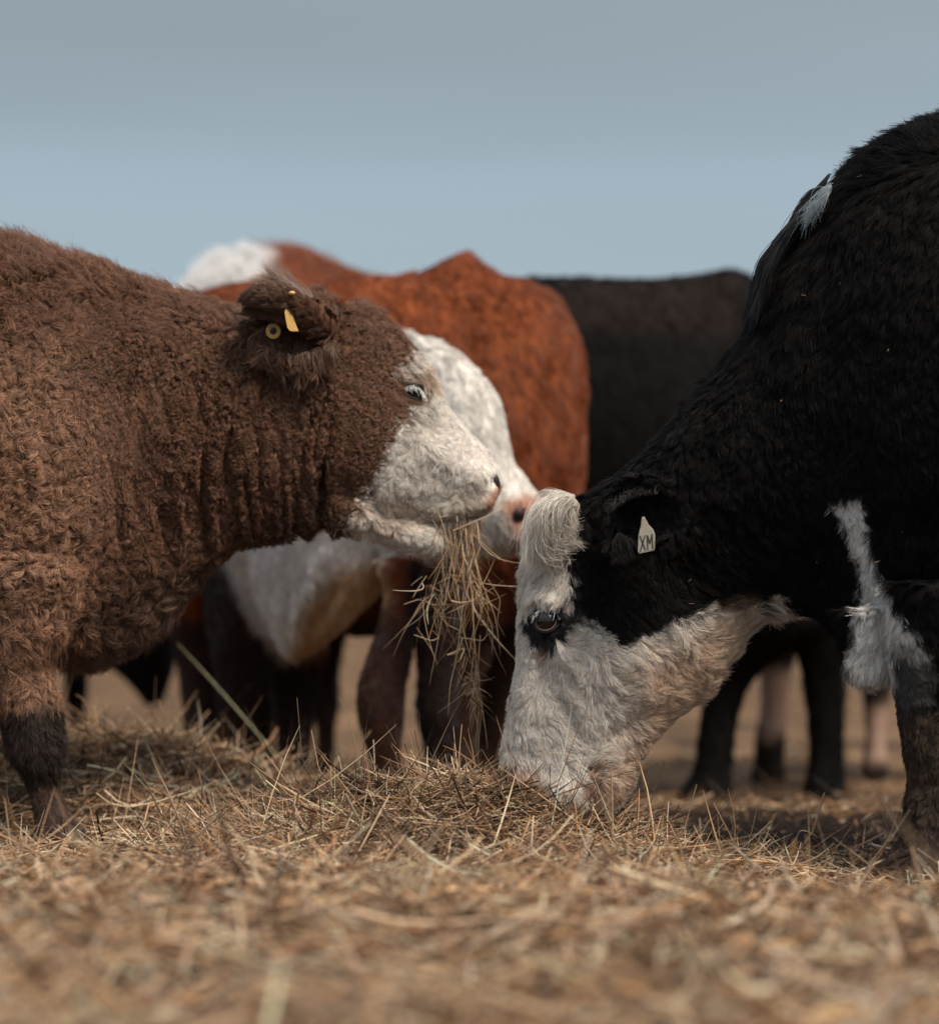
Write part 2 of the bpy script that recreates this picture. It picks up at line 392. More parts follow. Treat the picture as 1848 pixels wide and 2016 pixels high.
def hoof(u, v, Y, w=.05, h=.05, toe=-1):
    V, F = [], []
    prof = [(0, 1.12), (.25, 1.1), (.7, .95), (1.0, .82)]
    c = P(u, v, Y); n = 18
    for (hh, s) in prof:
        for j in range(n):
            a = 2*math.pi*j/n; px = math.cos(a)*w*s*1.15+toe*w*.35*(1-hh); py = math.sin(a)*w*s*.85
            if abs(math.cos(a)) > .9 and math.cos(a)*toe > 0: px *= .82
            V.append((c[0]+px, c[1]+py, c[2]+hh*h))
    for i in range(len(prof)-1):
        for j in range(n): F.append((i*n+j, i*n+(j+1) % n, (i+1)*n+(j+1) % n, (i+1)*n+j))
    F.append(tuple(range(n))[::-1]); F.append(tuple(range((len(prof)-1)*n, len(prof)*n)))
    return np.array(V), F
def leg(keys, Y, k=.46, n=50, ring=28):
    """keys: (left u, right u, v) down the leg"""
    keys = list(keys); a, b, v = keys[-1]; gv_ = HV+(CH-ground_z(np.array([((a+b)/2-CU)*Y/FU]), np.array([Y]))[0])*FU/Y+3
    if gv_ > v+2: keys.append((a, b, gv_))
    return loft([(a, v, b, v, (b-a)*Y/FU*k, Y) for a, b, v in keys], n=n, ring=ring, ex=.95)
def plain_leg(u, vt, Y, w=1.0, hind=False, toe=-1):
    g = HV+(CH-ground_z(np.array([(u-CU)*Y/FU]), np.array([Y]))[0])*FU/Y; s = FU/Y; h = g-vt; q = 70*w*s/970; o = (-toe)*(30 if hind else 0)*s/970
    return leg([(u-q*1.5, u+q*1.5, vt), (u-q*1.0, u+q*1.0, vt+h*.25), (u-q*.62+o, u+q*.6+o, vt+h*.48), (u-q*.6+o, u+q*.6+o, vt+h*.60), (u-q*.40+o*.6, u+q*.42+o*.6, vt+h*.72), (u-q*.40+o*.3, u+q*.40+o*.3, vt+h*.86), (u-q*.58+toe*q*.1, u+q*.58+toe*q*.1, vt+h*.94), (u-q*.55+toe*q*.2, u+q*.55+toe*q*.2, g-4)], Y)
def lock(name, guides, n, rad, col, mat, parent, base, m=12, wob=.006, seed=5, thick=.03, endv=.15, tv=.22, curl=0, turns=2.5):
    """hairs interpolated between neighbouring guide polylines of (u, v, Y)"""
    g = np.random.default_rng(seed)
    G = []
    for gd in guides:
        pts = np.array([P(*q) for q in gd]); t = np.linspace(0, 1, len(pts)); x = np.linspace(0, 1, m)
        c = np.stack([np.interp(x, t, pts[:, i]) for i in range(3)], 1)
        for _ in range(3): c[1:-1] = (c[:-2]+2*c[1:-1]+c[2:])/4
        G.append(c)
    G = np.array(G); k = g.random(n)*(len(G)-1); i = np.clip(k.astype(int), 0, len(G)-2); f = (k-i)[:, None, None]
    pts = G[i]*(1-f)+G[i+1]*f; t = np.linspace(0, 1, m)
    # lock clumping: shared low frequency offsets per clump id
    cid = (k*9+g.integers(0, 3, n)*131).astype(int) % 997; tab = g.normal(0, 1, (997, 3)); tab2 = g.normal(0, 1, (997, 3)); tt = np.exp(g.normal(0, tv, 997))
    t3 = t[None, :, None]
    pts = pts+(tab[cid][:, None, :]*np.sin(t3*4)+tab2[cid][:, None, :]*t3*t3)*wob+g.normal(0, 1, (n, 1, 3))*wob*.45*(.4+t3)
    if curl:
        ph = (g.random(997)*6.28)[cid][:, None]; an = ph+turns*6.28*t[None, :]; am = curl*t[None, :]**.6*np.exp(g.normal(0, .3, 997))[cid][:, None]
        pts = pts+np.stack([np.cos(an)*am, np.sin(an)*am*.6, np.sin(an)*am*.5], 2)
    pts = pts+np.array([0, 1, 0])*g.normal(0, thick/3, (n, 1, 1))
    cut = 1-endv*g.random((n, 1, 1)); pts = pts[:, :1]+(pts-pts[:, :1])*cut
    c = np.array(col)*(tt[cid]*np.exp(g.normal(0, .12, n)))[:, None]
    return curves_obj(name, pts, rad*(1-.7*t[None, :]**3), np.clip(c, 0, .95), mat, parent, base)

# ------------------------------------------------------------------ ground
def heap_z(x, y):
    h1 = .098*np.exp(-((x-.03)/.24)**2-((y-5.82)/.24)**2)+.070*np.exp(-((x+.22)/.22)**2-((y-5.80)/.25)**2)
    h2 = .150*np.exp(-((x+.95)/.50)**4-((y-6.85)/.42)**2)
    return h1, h2
def ground_z(x, y):
    p = np.stack([x, y, 0*x], 1)
    z = -.018-.052*sstep(.28, .62, x)*sstep(7.4, 6.2, y)*sstep(4.45, 4.95, y)-.022*sstep(4.9, 4.5, y)-.085*sstep(6.4, 8.6, y)
    near = sstep(14, 9, y)
    z = z-.045*np.exp(-((x+.84)/.26)**2-((y-5.8)/.34)**2)+near*((fbm(p, 2.2, 11)-.5)*.04+(fbm(p, 9, 4)-.5)*(.03+.05*sstep(4.6, 3.8, y)))
    z = z+.018*np.exp(-((x+.25)/.30)**2-((y-4.3)/.18)**2)+.012*np.exp(-((x-.35)/.4)**2-((y-4.1)/.25)**2)
    return z
xs = np.concatenate([-np.geomspace(2000, 3.2, 26), np.linspace(-3, 3, 200), np.geomspace(3.2, 2000, 26)])
ys = np.concatenate([[-400, -100, -30, -10, -4, 0, 1.2], np.linspace(2, 12, 330), np.geomspace(12.2, 2500, 34)])
X, Yg = np.meshgrid(xs, ys); gx, gy = X.ravel(), Yg.ravel()
gv = np.stack([gx, gy, ground_z(gx, gy)], 1)
nxg = len(xs); ii, jj = np.meshgrid(np.arange(len(ys)-1), np.arange(nxg-1), indexing='ij'); a = (ii*nxg+jj).ravel()
gf = np.stack([a, a+1, a+nxg+1, a+nxg], 1)
m, t, b, N_, L_ = mat_new('straw_strewn_earth')
tc = N_('ShaderNodeTexCoord')
n1 = N_('ShaderNodeTexNoise'); n1.inputs['Scale'].default_value = 3.2; n1.inputs['Detail'].default_value = 5; L_(tc.outputs['Object'], n1.inputs['Vector'])
n2 = N_('ShaderNodeTexNoise'); n2.inputs['Scale'].default_value = 45; n2.inputs['Detail'].default_value = 6; L_(tc.outputs['Object'], n2.inputs['Vector'])
r1 = N_('ShaderNodeValToRGB'); L_(n1.outputs['Fac'], r1.inputs[0]); q = r1.color_ramp.elements
q[0].position = .33; q[0].color = (.06, .036, .024, 1); q[1].position = .66; q[1].color = (.36, .215, .115, 1)
e = q.new(.47); e.color = (.17, .10, .055, 1)
r2 = N_('ShaderNodeMapRange'); L_(n2.outputs['Fac'], r2.inputs['Value']); r2.inputs['From Min'].default_value = .3; r2.inputs['From Max'].default_value = .7; r2.inputs['To Min'].default_value = .45; r2.inputs['To Max'].default_value = 1.35
sc = N_('ShaderNodeVectorMath'); sc.operation = 'SCALE'; L_(r1.outputs[0], sc.inputs[0]); L_(r2.outputs[0], sc.inputs['Scale'])
# a patch of wet dark mud on the right, behind the litter
sp = N_('ShaderNodeSeparateXYZ'); L_(tc.outputs['Object'], sp.inputs[0])
def fall(sock, c, r):
    s1 = N_('ShaderNodeMath'); s1.operation = 'SUBTRACT'; L_(sock, s1.inputs[0]); s1.inputs[1].default_value = c
    s2 = N_('ShaderNodeMath'); s2.operation = 'DIVIDE'; L_(s1.outputs[0], s2.inputs[0]); s2.inputs[1].default_value = r
    s3 = N_('ShaderNodeMath'); s3.operation = 'POWER'; L_(s2.outputs[0], s3.inputs[0]); s3.inputs[1].default_value = 2; return s3.outputs[0]
ad = N_('ShaderNodeMath'); ad.operation = 'ADD'; L_(fall(sp.outputs['X'], .70, .62), ad.inputs[0]); L_(fall(sp.outputs['Y'], 6.9, .85), ad.inputs[1])
ad2 = N_('ShaderNodeMath'); ad2.operation = 'MULTIPLY_ADD'; L_(n2.outputs['Fac'], ad2.inputs[0]); ad2.inputs[1].default_value = 1.4; L_(ad.outputs[0], ad2.inputs[2])
mr = N_('ShaderNodeMapRange'); L_(ad2.outputs[0], mr.inputs['Value']); mr.inputs['From Min'].default_value = 1.2; mr.inputs['From Max'].default_value = 2.0
mx = N_('ShaderNodeMix'); mx.data_type = 'RGBA'; mx.inputs['A'].default_value = (.035, .022, .016, 1); L_(sc.outputs[0], mx.inputs['B']); L_(mr.outputs[0], mx.inputs['Factor'])
nr = N_('ShaderNodeMapRange'); L_(sp.outputs['Y'], nr.inputs['Value']); nr.inputs['From Min'].default_value = 6.2; nr.inputs['From Max'].default_value = 7.6; nr.inputs['To Min'].default_value = .22; nr.inputs['To Max'].default_value = .76  # near ground darkened: shadows between the stalks put into the colour
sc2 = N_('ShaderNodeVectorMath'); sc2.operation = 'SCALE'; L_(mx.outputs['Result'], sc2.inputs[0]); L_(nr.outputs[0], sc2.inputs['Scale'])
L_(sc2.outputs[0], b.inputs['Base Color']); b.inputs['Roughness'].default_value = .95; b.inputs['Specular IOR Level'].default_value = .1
bu = N_('ShaderNodeBump'); bu.inputs['Distance'].default_value = .02; L_(n2.outputs['Fac'], bu.inputs['Height']); L_(bu.outputs[0], b.inputs['Normal'])
M_EARTH = m
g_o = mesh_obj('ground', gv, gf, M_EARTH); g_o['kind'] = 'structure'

# ------------------------------------------------------------------ hay
def fast_mesh(name, V, Q, cols, mat):
    me = bpy.data.meshes.new(name); nq = len(Q)
    me.vertices.add(len(V)); me.vertices.foreach_set('co', V.astype(np.float32).ravel())
    me.loops.add(nq*4); me.loops.foreach_set('vertex_index', Q.astype(np.int32).ravel())
    me.polygons.add(nq); me.polygons.foreach_set('loop_start', np.arange(0, nq*4, 4, dtype=np.int32))
    me.update(calc_edges=True); me.polygons.foreach_set('use_smooth', np.ones(nq, bool))
    at = me.attributes.new('coat', 'FLOAT_COLOR', 'POINT'); c = np.ones((len(V), 4), np.float32); c[:, :3] = cols; at.data.foreach_set('color', c.ravel())
    me.materials.append(mat); o = bpy.data.objects.new(name, me); COL.objects.link(o); return o
def straw_geo(paths, width, cols, flat=.45):
    """each path (m points) becomes a slightly flattened three-sided stalk"""
    n, m, _ = paths.shape; tg = unit(np.gradient(paths, axis=1)); g = np.random.default_rng(n)
    ref = unit(g.normal(0, 1, (n, 1, 3))); a = unit(np.cross(tg, ref)); b = np.cross(tg, a)
    tp = (1-.75*np.abs(np.linspace(-.35, 1, m))**4)[None, :, None]*width[:, None, None]
    V = np.stack([paths+(a*math.cos(q)+b*math.sin(q)*flat)*tp for q in (0, 2.09, 4.19)], 2).reshape(-1, 3)
    i = (np.arange(n)[:, None]*m+np.arange(m-1)[None, :]).ravel()*3
    Q = np.concatenate([np.stack([i+k, i+(k+1) % 3, i+3+(k+1) % 3, i+3+k], 1) for k in range(3)])
    return V, Q, np.repeat(cols, m*3, axis=0)
STRAW = np.array([[.70, .50, .33], [.54, .345, .20], [.78, .60, .43], [.36, .205, .11], [.22, .115, .06], [.58, .47, .36], [.09, .048, .028], [.56, .31, .14]])
def straw_cols(n, g, dark=0.0):
    pr = np.array([.22, .2, .12, .15, .12+dark, .07, .07+dark, .05]); pr = pr/pr.sum()
    return np.clip(STRAW[g.choice(8, n, p=pr)]*np.exp(g.normal(0, .16, (n, 1)))*(1+g.normal(0, .02, (n, 3))), .01, .9)
def lay(x, y, zf, g, ln, thick, wid=.0011, m=6, tilt=.20, dark=0.0, kink=.5):
    n = len(x); az = g.random(n)*2*np.pi; el = g.normal(0, tilt, n); L0 = ln*np.exp(g.normal(0, .45, n))
    d = np.stack([np.cos(az)*np.cos(el), np.sin(az)*np.cos(el), np.sin(el)], 1); s = unit(np.cross(d, g.normal(0, 1, (n, 3))))
    t = np.linspace(-.5, .5, m)[None, :, None]; kk = (g.random((n, 1, 1)) < .35)*g.normal(0, kink, (n, 1, 1)); k0 = g.uniform(-.3, .3, (n, 1, 1))
    p = L0[:, None, None]*(d[:, None, :]*t+s[:, None, :]*(g.normal(0, .9, (n, 1, 1))*t*t+kk*np.maximum(t-k0, 0)))
    bg_ = g.random(n) < .10; L0 = L0; L0 = np.minimum(L0, ln*2.1); c = np.stack([x, y, zf(x, y)+thick*g.random(n)**1.3], 1); p = p+c[:, None, :]
    zz = zf(p[:, :, 0].ravel(), p[:, :, 1].ravel()).reshape(n, m); p[:, :, 2] = np.maximum(p[:, :, 2], zz+.001+.004*g.random((n, 1)))
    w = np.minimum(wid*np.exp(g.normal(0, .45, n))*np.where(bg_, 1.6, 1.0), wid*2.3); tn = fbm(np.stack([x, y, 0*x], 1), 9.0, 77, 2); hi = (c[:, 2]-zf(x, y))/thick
    return straw_geo(p, w, np.clip(straw_cols(n, g, dark)*(.22+1.0*sstep(.33, .60, tn*.75+hi*.3))[:, None], .01, .88))  # clump tone varies; shade on low-lying stalks is put into their colour
def merge(parts):
    V = np.concatenate([p[0] for p in parts]); o = 0; Q = []
    for p in parts: Q.append(p[1]+o); o += len(p[0])
    return V, np.concatenate(Q), np.concatenate([p[2] for p in parts])
def scatter(n, y0, y1, g, pad=.25, xr=None):
    y = y0+(y1-y0)*g.random(n)**.8; hw = y*.16+pad; x = (g.random(n)*2-1)*hw
    return x, y
gz = ground_z
g = np.random.default_rng(21)
parts = []
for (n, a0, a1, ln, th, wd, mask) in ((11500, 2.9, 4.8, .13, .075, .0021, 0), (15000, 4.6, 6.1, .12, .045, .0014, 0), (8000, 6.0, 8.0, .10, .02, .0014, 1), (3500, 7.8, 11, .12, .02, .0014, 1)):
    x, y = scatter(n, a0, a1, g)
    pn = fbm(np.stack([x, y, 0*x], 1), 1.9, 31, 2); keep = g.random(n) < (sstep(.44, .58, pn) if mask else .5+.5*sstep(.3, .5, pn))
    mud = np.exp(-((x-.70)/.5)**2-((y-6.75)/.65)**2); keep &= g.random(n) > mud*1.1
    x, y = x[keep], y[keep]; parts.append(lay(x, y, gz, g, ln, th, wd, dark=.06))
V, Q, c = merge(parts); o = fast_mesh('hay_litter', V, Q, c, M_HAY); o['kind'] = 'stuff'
tag(o, 'thin layer of dry brown hay strewn over the whole field floor', 'hay')
# short broken bits, leaves and chaff
g = np.random.default_rng(22); parts = []
for (n, a0, a1) in ((9000, 3, 4.8), (14000, 4.6, 6.3), (4000, 6.3, 8)):
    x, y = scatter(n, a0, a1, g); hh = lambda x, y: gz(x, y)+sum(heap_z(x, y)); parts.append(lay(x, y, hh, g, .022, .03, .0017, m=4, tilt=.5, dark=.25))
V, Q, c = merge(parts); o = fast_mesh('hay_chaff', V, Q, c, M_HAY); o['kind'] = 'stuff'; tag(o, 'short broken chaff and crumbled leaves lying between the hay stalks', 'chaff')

def heap_obj(name, which, box, n, ln, th, label, group, seed, wid=.0013, up=0):
    g = np.random.default_rng(seed); zf = lambda x, y: gz(x, y)+heap_z(x, y)[which]
    x0, x1, y0, y1 = box; x = x0+(x1-x0)*g.random(n*3); y = y0+(y1-y0)*g.random(n*3); h = heap_z(x, y)[which]; k = (g.random(n*3) < np.clip(h/.035, 0, 1)); x, y = x[k][:n], y[k][:n]
    pr = [lay(x, y, zf, g, ln, th, wid, tilt=.24, kink=.8, dark=.04)]
    if up:
        x = x0+(x1-x0)*g.random(up*6); y = y0+(y1-y0)*g.random(up*6); h = heap_z(x, y)[which]; k = h > .025; x, y = x[k][:up], y[k][:up]
        pr.append(lay(x, y, zf, g, .07, .055, .0009, tilt=.9, kink=1.0))
    # the packed core of the heap; its dark colour paints shade between stalks
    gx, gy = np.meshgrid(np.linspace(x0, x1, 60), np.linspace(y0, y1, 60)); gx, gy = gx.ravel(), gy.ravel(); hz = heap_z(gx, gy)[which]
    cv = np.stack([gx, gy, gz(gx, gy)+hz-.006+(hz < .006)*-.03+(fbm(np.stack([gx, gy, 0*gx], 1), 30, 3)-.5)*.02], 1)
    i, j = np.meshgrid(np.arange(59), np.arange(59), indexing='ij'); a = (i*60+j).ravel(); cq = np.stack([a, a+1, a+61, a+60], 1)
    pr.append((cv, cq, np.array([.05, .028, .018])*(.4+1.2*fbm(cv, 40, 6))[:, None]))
    V, Q, c = merge(pr); o = fast_mesh(name, V, Q, c, M_HAY); tag(o, label, 'hay heap', group, 'stuff'); return o
heap_obj('hay_heap', 0, (-.85, .75, 5.15, 6.7), 15000, .105, .035, 'low tangled heap of dry hay under the white muzzle of the grazing black cow', 'heaps of hay', 5, up=420)
heap_obj('hay_heap', 1, (-1.7, -.3, 6.0, 7.8), 10000, .12, .05, 'taller mound of tan hay behind the brown cow front leg', 'heaps of hay', 6, wid=.0016, up=350)

# single tall stalks standing up out of the litter: (foot u, foot v, tip u, tip v, Y, bend)
ST = [(1440, 1700, 1432, 1552, 5.7, .01), (1466, 1690, 1490, 1590, 5.75, .0), (1594, 1720, 1590, 1575, 5.5, .0), (1545, 1730, 1500, 1632, 5.6, .02), (1710, 1700, 1765, 1600, 5.45, .01), (800, 1590, 818, 1462, 5.85, -.004), (826, 1590, 819, 1462, 5.85, .003), (712, 1560, 668, 1372, 5.9, .01),
      (860, 1575, 948, 1475, 5.85, 0), (1010, 1580, 948, 1475, 5.85, .0), (855, 1575, 1000, 1480, 5.9, 0), (1082, 1575, 1068, 1440, 5.72, -.02), (1018, 1590, 1020, 1500, 5.7, .01), (150, 1465, 222, 1388, 6.7, .01), (320, 1480, 330, 1372, 6.8, .02), (130, 1490, 190, 1445, 6.6, 0), (345, 1470, 315, 1400, 6.8, .02), (1500, 1700, 1555, 1600, 5.65, .04)]
SD = ['straight pale stalk rising beside the dark hooves at the right', 'short slanted stalk leaning right next to the tall pale one', 'thin upright stalk standing alone in front of the black hooves', 'thin stalk leaning left in the litter near the alone standing one', 'thin slanting stalk close to the muddy leg of the black cow',
      'left half of the pale folded straw on the heap crest', 'right half of the pale folded straw on the heap crest', 'long hair thin yellow stalk leaning left before the furry red leg', 'straw slanting up right towards the white nose', 'straw slanting down from the peak into the heap at the nose', 'thin straw pointing at the white nose from the left',
      'bent straw curling up in front of the white muzzle', 'stiff brown straw standing just before the pink nose', 'broad pale straw sloping up from the left mound', 'upright straw on top of the left mound', 'thick pale straw lying beside the brown knee', 'crossing straw on top of the left mound leaning left', 'curled dry blade arching over in the right litter']
for i, (u0, v0, u1, v1, Yp, bd) in enumerate(ST):
    a, b_ = P(u0, v0, Yp), P(u1, v1, Yp-.05); t = np.linspace(0, 1, 14)[:, None]; pth = a*(1-t)+b_*t+np.array([1, .3, 0])*bd*np.sin(t*np.pi)
    if 'curl' in SD[i]: pth = pth+np.array([1, 0, -.9])*.04*np.maximum(t-.6, 0)**1.5*5
    a[2] -= .02
    w_ = .0014 if i in (13, 15) else .0011; gg = np.random.default_rng(i)
    V, Q, c = straw_geo(pth[None], np.array([w_]), np.array([[.60, .46, .29]]))
    o = fast_mesh('dry_stalk', V-a, Q, c, M_HAY); o.location = a; tag(o, SD[i], 'stalk', 'single stalks standing out of the hay')

# ------------------------------------------------------------------ brown cow on the left
EXTRA = []
def tube(path, Y, r):
    return loft([(u, v-rr, u+.01, v+rr, rr*Yy/FU, Yy) for (u, v, rr, Yy) in path], n=40, ring=20)
def tubeh(path):
    pts = np.array([P(u, v, Yy) for u, v, rr, Yy in path]); t = np.linspace(0, 1, len(pts)); x = np.linspace(0, 1, 30)
    q = np.stack([np.interp(x, t, pts[:, i]) for i in range(3)], 1); rr = np.interp(x, t, [k[2]*6/FU for k in path])
    for _ in range(6): q[1:-1] = (q[:-2]+2*q[1:-1]+q[2:])/4
    V, F = tube_loop(q, rr, ring=16, closed=False); n = 30
    F = F+[tuple(range(16)), tuple(range((n-1)*16, n*16))[::-1]]; return V, F
A_EAR = [ear_mesh(P(655, 672, 6.03), (-1.0, -.42, .14), (-.22, 0, -1.0), .20, .074, cup=.62, thick=.012, curl=.05),
         tubeh([(486, 592, 14, 5.92), (520, 580, 25, 5.90), (560, 590, 26, 5.91), (600, 618, 24, 5.94), (640, 655, 20, 6.0)]),
         tubeh([(484, 612, 6, 5.93), (530, 618, 9, 5.925), (572, 636, 8, 5.925)])]
A = Beast('brown_cow', 'curly brown cow with white face and yellow ear tags, hay hanging from its mouth', 'cow', (-.85, 6.15, 0), [ # body, jaw, legs, ears
    loft([(-1460, 640, -1450, 900, .05), (-1430, 520, -1420, 1100, .2), (-1300, 470, -1300, 1230, .3), (-1000, 430, -1000, 1310, .36), (-500, 460, -500, 1330, .37), (-150, 462, -120, 1318, .32), (0, 488, 60, 1300, .275), (105, 518, 200, 1290, .235), (205, 545, 300, 1240, .205), (305, 580, 395, 1132, .185), (400, 604, 480, 1062, .155), (500, 624, 580, 1046, .132), (600, 620, 655, 1032, .120), (668, 604, 692, 1030, .116, 6.15, .12), (735, 626, 702, 1034, .116, 6.15, .12), (800, 676, 715, 1036, .114, 6.15, .12), (850, 735, 745, 1040, .108, 6.15, .0), (880, 800, 790, 1038, .092, 6.15, .0), (918, 845, 830, 1032, .078, 6.15, .0), (950, 880, 868, 1027, .070, 6.15, .0), (970, 905, 902, 1023, .068, 6.15, .0), (981, 925, 928, 1020, .066, 6.15, .0), (986, 942, 950, 1015, .058, 6.15, .0), (987, 958, 966, 1008, .044, 6.15, .0)], n=230, ring=90, Y=6.15, k=.30, ex=.95),
    loft([(640, 940, 640, 1030, .075), (700, 960, 690, 1048, .080), (752, 985, 742, 1066, .072), (800, 1005, 792, 1084, .060), (838, 1024, 828, 1097, .050), (866, 1038, 858, 1097, .042), (884, 1058, 876, 1086, .024)], n=60, ring=40, Y=6.15),
    leg([(-90, 170, 1120), (-70, 135, 1230), (-46, 100, 1300), (-12, 106, 1370), (14, 116, 1430), (28, 118, 1480), (50, 114, 1530), (64, 124, 1575), (72, 146, 1615), (74, 164, 1648), (76, 172, 1668)], 6.02),
    plain_leg(-110, 1180, 6.33, toe=1), plain_leg(-1330, 1000, 6.0, 1.15, True, toe=1), plain_leg(-1250, 1000, 6.32, 1.1, True, toe=1),
    *A_EAR,
    ear_mesh(P(640, 640, 6.26), (-.5, .9, .2), (.1, 0, 1.0), .16, .06, cup=.5, thick=.012),
], .0062)
A.bumps([(60, 1000, 170, 330, 0, .035), (700, 880, 70, 90, 0, .016), (820, 728, 46, 26, 40, .016), (815, 772, 24, 17, 25, -.016), (868, 905, 70, 20, 40, .008), (850, 850, 30, 30, 0, -.008), (942, 935, 34, 24, 30, .012), (975, 948, 10, 13, 0, -.016), (955, 990, 26, 10, 0, .006), (905, 1000, 50, 12, 0, .006), (640, 930, 16, 110, 8, -.012), (760, 690, 50, 60, 0, -.006), (470, 840, 170, 200, 0, .02), (700, 1010, 24, 46, 20, .008), (830, 1060, 30, 24, 0, .010), (75, 1465, 60, 50, 0, .008), (730, 1042, 60, 7, 22, -.009)])
def wrinkle(V, u, v):
    mk = sstep(150, 320, u)*sstep(760, 600, u)*sstep(610, 720, v)*sstep(1130, 1000, v)
    q = np.stack([(u+(v-850)*.12+25*np.sin(v*.009))*.046, v*.0036, V[:, 1]*.8], 1); r = 1-np.abs(vnoise(q, 1.0, 4)*2-1)
    q2 = np.stack([(u-(v-850)*.25)*.09, v*.016, 0*u], 1); r2 = 1-np.abs(vnoise(q2, 1.0, 9)*2-1)
    mk2 = sstep(240, 100, u)*sstep(640, 760, v)*sstep(1250, 1100, v); q3 = np.stack([(u+18*np.sin(v*.012))*.048, v*.006, 0*u], 1); r3 = 1-np.abs(vnoise(q3, 1.0, 14)*2-1)
    return mk*((r-.5)*.034+(r2-.5)*.012)+mk2*(r3-.5)*.018+(fbm(V, 16, 2)-.5)*.008*(v < 1380)
A.displace(wrinkle)
AW = (.84, .76, .68)
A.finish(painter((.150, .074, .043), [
    ([(-1500, 700), (110, 690), (160, 850), (190, 1000), (175, 1130), (130, 1290), (110, 1380), (-1500, 1380)], (.34, .195, .122), 90, .85),  # tan shoulder, with its highlight painted into the coat
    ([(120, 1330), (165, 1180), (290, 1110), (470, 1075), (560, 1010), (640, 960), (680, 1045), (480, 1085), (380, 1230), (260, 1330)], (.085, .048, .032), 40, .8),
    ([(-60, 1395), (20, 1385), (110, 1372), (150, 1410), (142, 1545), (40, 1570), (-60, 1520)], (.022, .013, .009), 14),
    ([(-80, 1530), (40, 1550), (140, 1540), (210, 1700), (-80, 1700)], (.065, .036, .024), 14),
    ([(450, 560), (560, 560), (610, 640), (600, 720), (520, 700), (470, 650)], (.10, .06, .042), 20, .5),
    ([(775, 735), (800, 700), (850, 690), (880, 760), (1030, 900), (1030, 1040), (910, 1130), (700, 1080), (672, 1042), (700, 1000), (722, 965), (748, 925), (762, 875), (792, 838), (806, 800), (836, 776), (820, 745)], AW, 9),
    ([(780, 740), (830, 705), (862, 730), (860, 770), (820, 756)], (.62, .46, .34), 9, .8),
    ([(760, 1040), (705, 1000), (770, 960), (860, 1000), (800, 1030)], (.60, .42, .29), 45, .6),
    ([(880, 960), (950, 940), (960, 1000), (900, 1015)], (.62, .46, .34), 22, .4),
    ([(790, 762), (836, 750), (842, 778), (812, 796), (788, 785)], (.10, .06, .045), 7, .9),
    ([(958, 965), (1004, 945), (1008, 1000), (972, 1018), (948, 1000)], (.52, .29, .20), 8),
], wob=26))
